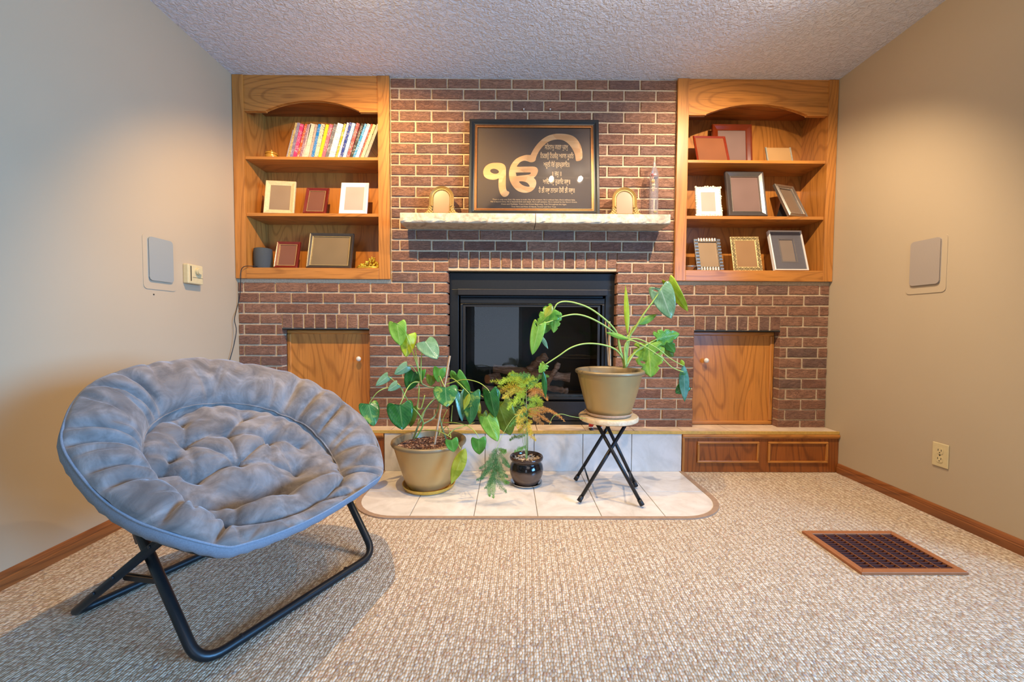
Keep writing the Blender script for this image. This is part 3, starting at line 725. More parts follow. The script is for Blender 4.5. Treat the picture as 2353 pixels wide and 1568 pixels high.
# ================================================================= ITEMS ON THE SIDE WALLS
def rr(b,c,w,h,r,t,sgn,n=6,hole=None,x0=0):
    pts=[]
    for (cx,cz,a0) in ((w/2-r,h/2-r,0),(-w/2+r,h/2-r,90),(-w/2+r,-h/2+r,180),(w/2-r,-h/2+r,270)):
        for k in range(n+1): a=math.radians(a0+90*k/n); pts.append((cx+r*math.cos(a),cz+r*math.sin(a)))
    k=len(pts); b.add([(c[0]+sgn*x0,c[1]+u,c[2]+v) for u,v in pts]+[(c[0]+sgn*(x0+t),c[1]+u,c[2]+v) for u,v in pts],[tuple(range(k)),tuple(range(k,2*k))[::-1]]+[(i,(i+1)%k,k+(i+1)%k,k+i) for i in range(k)])
def grillmat(n_,c):
    t=NT(n_); setp(t.b,None,.7); v=t.coord(); vo=t.n('ShaderNodeTexVoronoi'); vo.inputs['Scale'].default_value=420; vo.inputs['Randomness'].default_value=0; t.l(v,vo.inputs['Vector'])
    t.l(t.ramp(vo.outputs[0],[(.2,lin(*[int(q*.72) for q in c])),(.5,lin(*c))]),t.b.inputs['Base Color']); t.bump(vo.outputs[0],.2,.001); return t.mat
def wspk(x,yc,zc,sgn,w,h,lab,gm):
    t=thing('wall_speaker',lab,'speaker',(x,yc,zc))
    b=MB(); rr(b,(0,0,0),w,h,.02,.003,sgn); obj('mounting_frame',b,M['wall'],t,bevel=.001)
    b=MB(); rr(b,(0,0,.015),w-.05,h-.055,.016,.008,sgn,x0=.003); obj('grille',b,gm,t,bevel=.0015)
wspk(XL,2.004,1.214,1,.185,.262,'grey-green rounded rectangular wall speaker flush in left wall',grillmat('grey speaker grille',(150,150,140)))
wspk(XR,1.978,1.222,-1,.19,.275,'taupe rounded rectangular wall speaker on the right wall',grillmat('taupe speaker grille',(160,146,132)))
M['ivory']=plain('ivory plastic',lin(206,186,138),.4,var=.04); M['ivory_d']=plain('dark slot',lin(30,26,20),.6)
t=thing('thermostat','ivory dial thermostat on left wall beside the flush speaker','thermostat',(XL,2.194,1.183))
b=MB(); b.box(0,.030,-.052,.052,-.052,.052); obj('housing',b,M['ivory'],t,bevel=.005)
b=MB(); b.tube([(.030,.012,.018),(.042,.012,.018)],.020,24); b.tube([(.041,.012,.018),(.047,.012,.018)],.016,24); obj('dial',b,M['ivory'],t,smooth=True,auto=40)
b=MB(); b.box(.030,.0306,-.036,-.030,-.038,.042); obj('gauge_slot',b,M['ivory_d'],t)
b=MB(); b.box(.030,.0308,-.022,.050,-.018,-.0165); obj('seam',b,M['ivory_d'],t)
t=thing('wall_outlet','ivory duplex wall outlet low on the right wall','outlet',(XR,1.872,.303))
b=MB(); b.box(-.006,0,-.036,.036,-.057,.057); obj('cover_plate',b,M['ivory'],t,bevel=.003)
for z in (.020,-.020):
    b=MB(); rr(b,(-.006,0,z),.028,.030,.010,.002,-1); s1=obj('socket',b,M['ivory'],t,bevel=.0005)
    for y in (-.007,.007):
        b=MB(); b.box(-.0085,-.0079,y-.0012,y+.0012,z-.001,z+.008); obj('slot',b,M['ivory_d'],s1)
    b=MB(); b.tube([(-.0085,0,z-.008),(-.0079,0,z-.008)],.0026,8); obj('slot',b,M['ivory_d'],s1)
b=MB(); b.tube([(-.0078,0,0),(-.006,0,0)],.003,10); obj('screw',b,M['ivory_d'],t)
q=at(353,677,X=XL); b=MB(); b.ball((0,0,0),.0035,8); o=obj('wall_anchor',b,M['ivory_d'],loc=(XL+.0005,q.y,q.z)); tag(o,'tiny dark nail head in the left wall below the flush speaker','nail')
# ================================================================= PICTURE FRAMES
def fr_thing(name,label,p,Yb,z0,cat='picture frame',group=None):
    X,yaw,lean,w_,h_=p
    t=thing(name,label,cat,(X,Yb,z0),(-lean,0,yaw),group); return t
def mold(t,w,h,loops,mat,name='frame',y_back=0,back=None):
    """mitred moulding: loops of (inset, depth in front of the back plane)"""
    mb=MB(); vs=[]
    for ins,d in loops:
        for (x,z) in ((-w/2+ins,ins),(w/2-ins,ins),(w/2-ins,h-ins),(-w/2+ins,h-ins)): vs.append((x,y_back-d,z))
    fs=[]
    for k in range(len(loops)-1):
        for i in range(4): fs.append((k*4+i,k*4+(i+1)%4,(k+1)*4+(i+1)%4,(k+1)*4+i))
    if name=='frame': fs.append((3,2,1,0))
    mb.add(vs,fs); return obj(name,mb,mat,t,bevel=.0008 if name=='frame' else 0)
def panel(t,w,h,ins,d,mat,name='photo'):
    mb=MB(); mb.box(-w/2+ins,w/2-ins,-d,-d+.001,ins,h-ins); return obj(name,mb,mat,t)
def easel(t,w,h,lean,mat,back=.075):
    """hinged strut behind the frame, its foot on the shelf"""
    c,s=math.cos(lean),math.sin(lean)
    def L(y,z): return (y*c-z*s, y*s+z*c)            # room offsets -> frame space
    mb=MB(); a=(0.0,h*.62); y1,z1=L(h*s+back*.4,0.002); ww=w*.16
    vs=[]
    for x0_,yy,zz in ((-ww,.001,a[1]),(ww,.001,a[1]),(ww*1.6,y1,z1),(-ww*1.6,y1,z1)): vs.append((x0_,yy,zz))
    vs+= [(x,y+.003,z) for x,y,z in vs]
    mb.add(vs,[(0,1,2,3),(7,6,5,4),(0,4,5,1),(1,5,6,2),(2,6,7,3),(3,7,4,0)]); return obj('easel_back',mb,mat,t)
def photomat(name,c,rough=.25):
    t=NT(name); setp(t.b,None,rough,spec=.4); v=t.coord(); n=t.noise(v,5,1)
    t.l(t.ramp(n.outputs[0],[(.3,lin(*[int(q*.9) for q in c])),(.7,lin(*c))]),t.b.inputs['Base Color']); return t.mat
ZS=(1.972,1.620,1.275)
M['cream_w']=plain('distressed cream wood',lin(214,190,140),.6,var=.1,sc=90,bumps=.3)
M['white_w']=plain('white lacquer',lin(236,230,222),.35,var=.02)
M['maroon']=plain('glossy maroon lacquer',lin(112,34,24),.2,var=.12,sc=20); M['gold_line']=plain('gold inlay line',lin(214,184,120),.3,.6)
M['charcoal']=plain('dark pewter lacquer',lin(74,66,58),.3,.3,var=.08); M['redbrown']=plain('red brown lacquer',lin(104,38,12),.22,var=.15,sc=14)
M['redthin']=plain('bright red brown wood',lin(122,38,14),.3,var=.1); M['silver']=plain('brushed silver',lin(176,166,152),.28,.85,var=.06); M['pewter']=plain('pewter',lin(104,98,96),.3,.6,var=.06)
M['ornate']=plain('ornate cream resin',lin(232,224,190),.5,bumps=.3); M['lattice']=plain('cream cutwork metal',lin(222,196,136),.35,.3); M['slate']=plain('slate grey mat board',lin(92,90,96),.5,var=.05)
M['slit']=plain('dark cut slot',lin(46,30,18),.8); M['black_felt']=plain('black felt backing',lin(24,22,22),.9)
PH={k:photomat('print '+k,c) for k,c in dict(tan=(158,132,102),rose=(128,82,62),pale=(186,172,156),olive=(132,110,78),mauve=(134,108,100),rust=(142,88,58),taupe=(134,118,106),clear=(190,148,98),sand=(158,122,86),brown=(136,114,94)).items()}
F1=[-1.482,.117,.198,.184,.228]; F2=[-1.254,.043,.342,.145,.196]; F3=[-1.004,.01,.229,.178,.22]; F4=[-1.449,.09,.31,.148,.19]; F5=[-1.17,.06,.284,.283,.249]
def simple(name,label,p,Yb,z0,bord,dep,mat,ph,line=None,group=None,back='black_felt'):
    t=fr_thing(name,label,p,Yb,z0,group=group); w_,h_=p[3],p[4]
    mold(t,w_,h_,[(0,0),(0,dep*.7),(.004,dep),(bord*.35,dep*.9),(bord*.8,dep*.55),(bord,dep*.45),(bord,.002)],M[mat])
    panel(t,w_,h_,bord,dep*.3,PH[ph]); easel(t,w_,h_,p[2],M[back])
    if line:
        b=.003; mold(t,w_-2*(bord-b),h_-2*(bord-b),[(0,dep*.40),(.0003,dep*.56),(b,dep*.56),(b,dep*.40)],M[line],'inner_trim').location=(0,0,bord-b)
    return t
simple('picture_frame','cream wooden portrait frame at left end of middle shelf, left bookcase',F1,2.60,ZS[1],.030,.016,'cream_w','tan')
simple('picture_frame','small maroon frame with gold line between cream and white frames on middle shelf',F2,2.60,ZS[1],.023,.018,'maroon','rose','gold_line')
simple('picture_frame','plain white portrait frame at right end of middle shelf, left bookcase',F3,2.59,ZS[1],.029,.014,'white_w','pale')
simple('picture_frame','small maroon frame with gold line beside the grey speaker on bottom shelf',F4,2.61,ZS[2],.022,.018,'maroon','rose','gold_line')
simple('picture_frame','large dark landscape frame with gold line on bottom shelf of left bookcase',F5,2.61,ZS[2],.024,.022,'charcoal','olive','gold_line')
# right bookcase
simple('picture_frame','large red-brown portrait frame at back of the top shelf, right bookcase',[1.485,0,.08,.266,.297],2.70,ZS[0],.040,.020,'redbrown','mauve')
simple('picture_frame','thin red landscape frame leaning in front of large red-brown frame, top shelf',[1.310,.02,.34,.215,.205],2.60,ZS[0],.014,.010,'redthin','rust')
t=fr_thing('picture_frame','frameless clear glass photo holder at right of top shelf, right bookcase',[1.762,0,.26,.168,.125],2.63,ZS[0])
mb=MB(); mb.box(-.084,.084,-.006,-.004,.002,.123); obj('glass_sheet',mb,PH['clear'],t); M['clear_edge']=plain('clear acrylic edge',lin(176,172,156),.15,.3)
for x0_ in (-.084,.076): mb=MB(); mb.box(x0_,x0_+.008,-.009,-.001,0,.125); obj('acrylic_edge',mb,M['clear_edge'],t)
mb=MB(); mb.box(-.084,.084,-.009,-.001,0,.003); obj('acrylic_edge',mb,M['clear_edge'],t); easel(t,.168,.125,.26,M['clear_edge'])
# ornate white
p=[1.283,-.03,.162,.163,.201]; t=simple('picture_frame','ornate white frame with scalloped edge at left of middle shelf, right bookcase',p,2.59,ZS[1],.036,.014,'white_w','pale')
random.seed(4); mb=MB()
for k in range(44):
    u=k/44*2*(.163+.201)
    if u<.163: x,z=-.0815+u,.006
    elif u<.364: x,z=.0755,u-.163
    elif u<.527: x,z=.0815-(u-.364),.195
    else: x,z=-.0755,.201-(u-.527)
    mb.ball((x+random.uniform(-.003,.003),-.012,max(.010,z)+random.uniform(-.002,.004)),random.uniform(.006,.0095),8,sc=(1,.6,1))
tag(obj('scroll_relief',mb,M['ornate'],t,smooth=True),'cream scrolled relief along the edge')
# big pewter
p=[1.53,.003,.195,.251,.312]; t=simple('picture_frame','large pewter portrait frame with silver inner line, middle shelf of right bookcase',p,2.59,ZS[1],.036,.022,'pewter','mauve','silver')
# rotated silver
p=[1.862,.30,.44,.165,.262]; t=fr_thing('picture_frame','silver beaded frame turned and leaning far back at right of middle shelf',p,2.600,ZS[1])
mold(t,.165,.262,[(0,0),(0,.016),(.004,.02),(.013,.014),(.017,.020),(.024,.018),(.028,.008),(.028,.003)],M['silver']); panel(t,.165,.262,.028,.006,PH['brown'])
mb=MB()
for k in range(46):
    for sx in (-1,1): mb.ball((sx*(.0825-.027),-.014,.030+.202*k/45),.0022,6)
for k in range(26):
    for z in (.029,.233): mb.ball((-.055+.11*k/25,-.014,z),.0022,6)
obj('bead_trim',mb,M['silver'],t,smooth=True)
lean=.44; c,s=math.cos(lean),math.sin(lean)
mb=MB()
for sx in (-.045,.035):
    pts=[(sx,.001,.15),(sx,.001,.05)]; y,z=(.262*s+.0)*c*.55,.0
    g=lambda Y_,Z_:(Y_*c-Z_*s,Y_*s+Z_*c)
    a1=g(.115,.002); a2=g(.035,.002)
    mb.add([(sx,.002,.16),(sx,.002,.06),(sx,a2[0],a2[1]),(sx,a1[0],a1[1]),(sx+.003,.002,.16),(sx+.003,.002,.06),(sx+.003,a2[0],a2[1]),(sx+.003,a1[0],a1[1])],[(0,1,2,3),(7,6,5,4),(0,4,5,1),(1,5,6,2),(2,6,7,3),(3,7,4,0)])
obj('easel_back',mb,M['black_felt'],t)
# ribbed silver
p=[1.304,-.008,.288,.172,.23]; t=fr_thing('picture_frame','ribbed silver frame at left of the bottom shelf, right bookcase',p,2.60,ZS[2])
mold(t,.172,.23,[(0,0),(0,.008),(.003,.010),(.022,.010),(.025,.007),(.025,.002)],M['pewter']); panel(t,.172,.23,.026,.004,PH['tan']); easel(t,.172,.23,.288,M['black_felt'])
mold(t,.172-.046,.23-.046,[(0,.006),(.0002,.012),(.003,.012),(.003,.006)],M['silver'],'inner_trim').location=(0,0,.023)
mb=MB()
def ribv(cx,z0,z1,w):
    n=5; vs=[]
    for i in range(n+1):
        a=math.pi*i/n
        for xx in (-w/2,w/2): vs.append((cx+xx,-.009-.007*math.sin(a),z0+(z1-z0)*i/n))
    mb.add(vs,[(2*i,2*i+1,2*i+3,2*i+2) for i in range(n)])
def ribh(cz,x0,x1,w):
    n=5; vs=[]
    for i in range(n+1):
        a=math.pi*i/n
        for zz in (-w/2,w/2): vs.append((x0+(x1-x0)*i/n,-.009-.007*math.sin(a),cz+zz))
    mb.add(vs,[(2*i,2*i+1,2*i+3,2*i+2) for i in range(n)])
for k in range(10):
    for sx in (-1,1): ribv(sx*.0745,.0+.023*k+.001,.023*(k+1)-.001,.022)
for k in range(7):
    for z in (.0115,.2185): ribh(z,-.0635+.127*k/7+.001,-.0635+.127*(k+1)/7-.001,.021)
obj('silver_ribs',mb,M['silver'],t,smooth=True)
# cream cutwork
p=[1.552,-.034,.251,.186,.241]; t=fr_thing('picture_frame','cream cutwork frame with slanted slots, centre of bottom shelf, right bookcase',p,2.60,ZS[2])
mold(t,.186,.241,[(0,0),(0,.006),(.0015,.007),(.027,.007),(.029,.005),(.029,.002)],M['lattice']); panel(t,.186,.241,.029,.004,PH['sand']); easel(t,.186,.241,.251,M['black_felt'])
mb=MB()
def slot(cx,cz,L_,a,y=-.0078):
    dx,dz=math.cos(a)*L_/2,math.sin(a)*L_/2; nx,nz=-math.sin(a)*.0011,math.cos(a)*.0011
    P4=[(cx-dx-nx,y,cz-dz-nz),(cx+dx-nx,y,cz+dz-nz),(cx+dx+nx,y,cz+dz+nz),(cx-dx+nx,y,cz-dz+nz)]
    mb.add(P4+[(a_,b_+.001,c_) for a_,b_,c_ in P4],[(0,1,2,3),(0,4,5,1),(1,5,6,2),(2,6,7,3),(3,7,4,0)])
def run(cx,cz,horiz,L_,n_):
    for k in range(n_):
        u=(k+.5)/n_-.5; a=math.radians(40 if k%2 else -40)
        for j in range(4):
            o=(j-1.5)*.0046; x=(cx+u*L_ if horiz else cx)+(-math.sin(a))*o; z=(cz if horiz else cz+u*L_)+math.cos(a)*o
            slot(x,z,.024-.003*abs(j-1.5),a)
run(0,.014,True,.180,10); run(0,.227,True,.180,10); run(-.079,.12,False,.19,10); run(.079,.12,False,.19,10)
obj('slots',mb,M['slit'],t)
# slate with white edge
p=[1.827,-.001,.292,.219,.285]; t=fr_thing('picture_frame','slate grey mat frame with thin white edge, right end of bottom shelf, right bookcase',p,2.60,ZS[2])
mold(t,.219,.285,[(0,0),(0,.024),(.006,.026),(.007,.022),(.007,.004)],M['white_w']); mb=MB()
mold(t,.205,.271,[(0,.016),(.058,.016),(.0595,.012)],M['slate'],'mat_board').location=(0,0,.007); panel(t,.219,.285,.066,.012,PH['taupe']); easel(t,.219,.285,.292,M['black_felt'],.05)
mold(t,.103,.169,[(0,.0160),(.0003,.0175),(.0015,.0175),(.0015,.0160)],M['silver'],'inner_trim').location=(0,0,.058)
# partly hidden silver object and books' neighbour
t=thing('silver_dish','small silver dish half hidden behind left stile, bottom shelf of right bookcase','dish',(1.176,2.62,ZS[2]))
mb=MB(); mb.lathe([(.001,.0),(.020,0),(.024,.004),(.040,.022),(.046,.030),(.044,.031),(.037,.022),(.02,.008),(.001,.006)],n=32); obj('bowl',mb,M['silver'],t,smooth=True); mb=MB(); mb.lathe([(.0465,.028),(.049,.030),(.0465,.033),(.044,.031)],n=32); obj('rim',mb,M['silver'],t,smooth=True)
# ================================================================= BOOKS
BK=[ # bottom left, bottom right, top left, top right (crop px), top y, colour, edge colour, label
(150,178,312,338,362,(170,160,156),'thin short grey paperback leaning at the left end of the book row'),
(178,232,372,415,212,(206,176,110),'cream and yellow spined paperback second from left in the book row'),
(232,298,415,470,212,(136,118,138),'mauve-grey spined paperback third from left in the book row'),
(298,378,478,548,240,(214,62,108),'magenta spined paperback near left end of the book row'),
(380,432,578,632,236,(206,92,44),'orange-red spined paperback beside the magenta one'),
(432,486,632,682,246,(150,104,116),'dusty mauve paperback between orange-red and pale pink ones'),
(486,532,682,712,240,(222,186,172),'pale pink thin paperback left of the thick cream one'),
(532,640,712,784,236,(228,210,178),'thick cream paperback in the left half of the book row'),
(640,690,784,866,246,(198,168,150),'beige paperback with dark lettering left of the bright blue one'),
(690,760,868,930,242,(26,120,186),'bright blue spined paperback in the middle left of the book row'),
(760,846,932,1008,240,(218,202,168),'cream paperback between bright blue and yellow spines'),
(846,916,1030,1100,250,(226,212,36),'bright yellow spined paperback in the middle of the book row'),
(916,992,1102,1190,248,(214,104,116),'rose pink spined paperback right of the yellow one'),
(992,1072,1192,1292,244,(112,108,108),'charcoal grey spined paperback right of the rose pink one'),
(1072,1212,1300,1412,238,(238,232,222),'thick white paperback in the middle right of the book row'),
(1212,1256,1414,1482,232,(176,166,40),'black and yellow-green thin paperback right of thick white one'),
(1256,1306,1482,1538,208,(206,198,216),'lilac white paperback with dark blue lettering, right half of row'),
(1306,1372,1538,1612,208,(44,62,136),'navy and white spined paperback in the right half of the row'),
(1372,1450,1612,1668,222,(170,204,226),'pale blue paperback with yellow flowers, right half of row'),
(1450,1524,1668,1790,224,(190,84,80),'brick red and pink spined paperback right of pale blue one'),
(1524,1582,1792,1866,230,(64,62,54),'black paperback with yellow lettering in the right half of row'),
(1582,1642,1868,1930,238,(52,142,190),'sky blue and white spined paperback near right end of row'),
(1642,1722,1932,2006,244,(232,232,236),'white paperback right of the sky blue one in the book row'),
(1722,1762,2008,2048,240,(196,72,50),'thin red-orange paperback between white and pale yellow ones'),
(1762,1836,2050,2126,256,(230,220,162),'pale yellow paperback second from the right end of book row'),
(1840,1912,2132,2206,250,(170,164,154),'worn grey and white paperback at the right end of the book row')]
def bookmat(i,c):
    t=NT('printed book spine'); setp(t.b,None,.4); v=t.coord('Object',(1,1,1))
    mp=t.n('ShaderNodeMapping'); mp.inputs['Scale'].default_value=(280,1,170); mp.inputs['Location'].default_value=(i*3.7,i*1.3,i*5.1); t.l(v,mp.inputs['Vector'])
    n=t.noise(mp.outputs[0],1.2,2,.6); lum=sum(c)/3
    ink=(40,36,60) if lum>150 else (236,228,214)
    mp2=t.n('ShaderNodeMapping'); mp2.inputs['Scale'].default_value=(1,1,22); mp2.inputs['Location'].default_value=(0,0,i*2.3); t.l(v,mp2.inputs['Vector'])
    nb=t.noise(mp2.outputs[0],1.0,1)
    m1=t.ramp(n.outputs[0],[(.55,(0,0,0)),(.60,(.75,.75,.75))]); m2=t.ramp(nb.outputs[0],[(.44,(0,0,0)),(.5,(1,1,1))])
    mm=t.n('ShaderNodeMath',operation='MULTIPLY'); t.l(m1,mm.inputs[0]); t.l(m2,mm.inputs[1])
    acc=[(206,70,60),(240,220,90),(60,110,170),(240,236,226),(60,50,60)][i%5]
    c2=t.mix(lin(*c),lin(*acc),t.ramp(nb.outputs[0],[(.68,(0,0,0)),(.70,(.5,.5,.5))]))
    t.l(t.mix(c2,lin(*ink),mm.outputs[0]),t.b.inputs['Base Color']); return t.mat
M['pages']=plain('yellowed page block',lin(222,208,176),.9,sc=300)
YBK=2.615
for i,(b0,b1,t0,t1,ty,c,lab) in enumerate(BK):
    px=lambda x,y: at(640+x/9.412,260+y/9.412,Y=YBK)
    B0=px(b0,918); B1=px(b1,918); T0=px(t0,ty); base_=B0.lerp(B1,.5); th=(B1.x-B0.x)
    lean=math.atan2(((px(t0,ty).x+px(t1,ty).x)/2-base_.x),T0.z-ZS[0]); H=(T0.z-ZS[0])/math.cos(lean)-.002; th=max(.006,th*math.cos(lean)*.90)
    t=thing('paperback_book',lab,'book',(B0.x,YBK,ZS[0]+.0015),(0,lean,0),'paperbacks leaning on the top shelf')
    # lean to the right: pivot on the lower left corner, kept above the shelf
    t.location.z=ZS[0]+.001+math.sin(lean)*th
    mb=MB(); W=.105+.012*((i*7)%3); mb.box(0,.0012,.002,W,0,H); mb.box(th-.0012,th,.002,W,0,H); mb.box(0,th,0,.002,0,H); obj('cover',mb,bookmat(i,c),t,bevel=.0004)
    mb=MB(); mb.box(.0012,th-.0012,.002,W-.003,.002,H-.002); obj('page_block',mb,M['pages'],t)
# ================================================================= SMALL SHELF THINGS
M['goldbox']=plain('honey yellow glazed box',lin(196,138,44),.25,.2,sc=40,bumps=.3)
q=at(624,352,Y=2.66); t=thing('trinket_box','small round golden trinket box left of the books on top shelf','trinket box',(at(624,352,Y=2.605).x,2.605,ZS[0]))
mb=MB(); mb.lathe([(.001,0),(.034,0),(.037,.005),(.036,.022),(.032,.026),(.001,.026)],n=28); obj('box_body',mb,M['goldbox'],t,smooth=True,auto=40)
mb=MB(); mb.lathe([(.033,.026),(.037,.028),(.037,.034),(.026,.044),(.008,.049),(.001,.050)],n=28); obj('lid',mb,M['goldbox'],t,smooth=True,auto=40)
mb=MB(); mb.ball((0,0,.054),.006,10); obj('finial',mb,M['goldbox'],t,smooth=True)
M['shell']=plain('peach sea shell',lin(214,168,118),.4,bumps=.3); M['sepia']=plain('sepia brown plaque',lin(120,78,44),.5)
t=thing('shell_plaque','brown plaque with a peach shell leaning behind right end of the books','plaque',(-.868,2.735,ZS[0]),(-.12,0,0))
mb=MB(); mb.box(-.045,.035,-.006,0,0,.11); obj('plaque_board',mb,M['sepia'],t,bevel=.002)
mb=MB()
for k in range(9):
    a=math.radians(-60+15*k); mb.tube([(0.005,-.008,.040),(.005+.014*math.sin(a),-.013,.040+.016*math.cos(a)),(.005+.022*math.sin(a),-.009,.040+.026*math.cos(a))],[.002,.0035,.003],6)
obj('shell',mb,M['shell'],t,smooth=True)
q=at(610,612,Y=2.66); M['speaker']=plain('dark grey speaker fabric',lin(66,70,70),.85,sc=500,bumps=.3)
t=thing('smart_speaker','dark grey rounded cylinder speaker at left end of the bottom shelf','speaker',(-1.609,2.632,ZS[2]))
mb=MB(); mb.lathe([(.001,0),(.050,0),(.0525,.004),(.054,.012),(.055,.080),(.054,.118),(.052,.130),(.040,.135),(.001,.136)],n=40); obj('speaker_body',mb,M['speaker'],t,smooth=True,auto=50)
mb=MB(); mb.lathe([(.001,-.0005),(.050,-.0005),(.053,.0015),(.050,.003)],n=32); obj('rubber_base',mb,M['black'],t,smooth=True)
cp=[at(600,613,Y=2.60),at(582,612,Y=2.56),at(562,613,Y=2.535),at(554,622,Y=2.53),at(553,640,Y=2.53),at(551,680,Y=2.545),at(544,710,Y=2.55),at(539,735,X=-1.712),at(543,760,X=-1.70),at(537,795,X=-1.715),at(527,830,X=-1.722),at(515,868,X=-1.725),at(505,930,X=-1.72),at(500,985,X=-1.72)]
def smooth_pts(P,k=5):
    out=[]
    for i in range(len(P)-1):
        p0=P[max(0,i-1)];p1=P[i];p2=P[i+1];p3=P[min(len(P)-1,i+2)]
        for j in range(k):
            a=j/k; out.append(.5*((2*p1)+(-p0+p2)*a+(2*p0-5*p1+4*p2-p3)*a*a+(-p0+3*p1-3*p2+p3)*a**3))
    return out+[P[-1]]
for i in (0,1,2): cp[i].z=max(cp[i].z,ZS[2]+.003)
mb=MB(); mb.tube(smooth_pts(cp),.0022,8); o=obj('power_cord',mb,M['black'],smooth=True); tag(o,'thin black power cord hanging from the grey speaker down the left corner','cord')
M['goldbead']=plain('gold beads',lin(226,190,70),.25,.75,sc=90)
t=thing('beaded_ornament','gold beaded ornament on a braided base, right end of bottom shelf','ornament',(at(849,612,Y=2.62).x-.002,2.635,ZS[2])); t.scale=(1.15,1.1,1.7); random.seed(8)
mb=MB(); mb.tube([(.070*math.cos(a*.2),.035*math.sin(a*.2),.006) for a in range(32)],.006,6,closed=True); mb.lathe([(.001,.001),(.062,.001),(.062,.008),(.001,.010)],n=24); 
for i_,v in enumerate(mb.v): mb.v[i_]=(v[0],v[1]*(1 if i_<192 else .55),v[2])
obj('braided_base',mb,M['goldbead'],t,smooth=True)
mb=MB()
for k in range(150):
    a=random.uniform(0,6.28); r=random.uniform(0,1)**.5; x=.062*r*math.cos(a); y=.028*r*math.sin(a); zt_=.012+.040*math.exp(-((x-.012)/.028)**2)*(1-r*.5)+.008
    mb.ball((x,y,random.uniform(.010,zt_)),.0048,6)
o=obj('beads',mb,M['goldbead'],t,smooth=True)
# ================================================================= PICTURE ON THE MANTEL
PP=[.150,-.004,.060,.789,.604]; PYB=2.488
# frame as fitted at Y 2.44 is moved back to the wall side of the shelf and scaled by distance
sc_=PYB/2.44; PW,PH_=.789*sc_,.606*sc_
zb_=1.583
t=thing('framed_print','large black framed print with gold script leaning on the mantel shelf','picture',(at(1227,490,Y=PYB).x,PYB,zb_),(-.115,0,-.004))
M['frame_black']=plain('black satin frame',lin(34,36,38),.3,.15,var=.08); M['frame_gold']=plain('copper gold fillet',lin(160,108,62),.32,.6); M['print_bg']=plain('grey brown print',lin(82,68,62),.6,var=.03)
BW=.048
mold(t,PW,PH_,[(0,0),(0,.026),(.004,.030),(.016,.030),(.026,.022),(.034,.020),(.036,.014)],M['frame_black'])
mold(t,PW-.068,PH_-.068,[(0,.012),(.0005,.022),(.004,.022),(.0045,.016),(.009,.015),(.010,.019),(.014,.019),(.0145,.010)],M['frame_gold'],'gold_fillet').location=(0,0,.034)
mb=MB(); mb.box(-PW/2+.03,PW/2-.03,-.011,-.001,.03,PH_-.03); obj('print',mb,M['print_bg'],t)
def goldmat():
    m=NT('pale gold wood grain print'); setp(m.b,None,.5); v=m.coord('Object',(9,1,60)); n=m.noise(v,1,2,.5)
    vv=m.coord('Object',(6,1,26)); bk=m.n('ShaderNodeTexVoronoi'); bk.inputs['Scale'].default_value=1; bk.inputs['Randomness'].default_value=.4; m.l(vv,bk.inputs['Vector'])
    sp=m.n('ShaderNodeSeparateColor'); m.l(bk.outputs['Color'],sp.inputs[0])
    c=m.ramp(sp.outputs[0],[(0,lin(214,160,108)),(.5,lin(226,178,124)),(1,lin(236,198,148))]); c=m.mix(c,lin(206,150,96),m.ramp(n.outputs[0],[(.45,(0,0,0)),(.7,(.4,.4,.4))]))
    m.l(c,m.b.inputs['Base Color']); return m.mat
M['goldprint']=goldmat(); M['lettering']=plain('pale gold lettering',lin(232,200,156),.5,var=.02)
# print coordinates: 2125 x 1553 units of the photographed frame
def UV(u,v): return (-PW/2+PW*(u-0)/2127, PH_-PH_*(v-12)/1556)
def sm(P,k=4,closed_=True):
    m=len(P); out=[]
    for i in range(m):
        p0,p1,p2,p3=[Vector((*P[(i+d)%m],0)) for d in (-1,0,1,2)]
        for j in range(k): a=j/k; q=.5*((2*p1)+(-p0+p2)*a+(2*p0-5*p1+4*p2-p3)*a*a+(-p0+3*p1-3*p2+p3)*a**3); out.append((q.x,q.y))
    return out
ONE=sm([(600,790),(585,750),(555,722),(510,708),(440,704),(370,710),(310,732),(262,770),(236,820),(230,868),(246,922),(284,956),(340,975),(400,980),(450,972),(484,958),(482,1010),(484,1100),(500,1170),(520,1215),(550,1245),(585,1255),(625,1240),(650,1210),(659,1182),(642,1166),(622,1158),(606,1120),(600,1050),(601,960),(602,860)])
ONEH=[(415+72*math.cos(a)+0*math.sin(a),843+8*math.cos(a)+40*math.sin(a)) for a in [k*math.pi/16 for k in range(32)]]
OAN=sm([(1003,573),(940,574),(870,590),(800,620),(740,665),(692,730),(664,800),(652,870),(660,960),(690,1040),(740,1110),(800,1158),(870,1183),(940,1186),(1010,1166),(1060,1127),(1090,1075),(1100,1025),(1088,978),(1060,945),(1092,915),(1115,875),(1128,828),(1115,790),(1080,767),(1020,762),(900,764),(785,766),(800,730),(840,688),(900,668),(960,678),(1000,692),(1050,688),(1085,662),(1096,620),(1120,560),(1160,490),(1220,420),(1290,362),(1370,328),(1450,317),(1530,327),(1600,362),(1660,420),(1705,490),(1735,560),(1746,620),(1752,660),(1772,670),(1820,660),(1850,635),(1860,590),(1855,500),(1835,420),(1800,350),(1750,290),(1690,252),(1600,230),(1500,222),(1400,227),(1300,255),(1220,300),(1150,360),(1090,430),(1050,490),(1020,545)])
OH1=[(762,860),(1000,858),(1012,864),(1006,880),(985,892),(775,918)]; OH2=sm([(818,1008),(880,1004),(940,1020),(975,1050),(990,1085),(950,1088),(900,1075),(855,1050)])
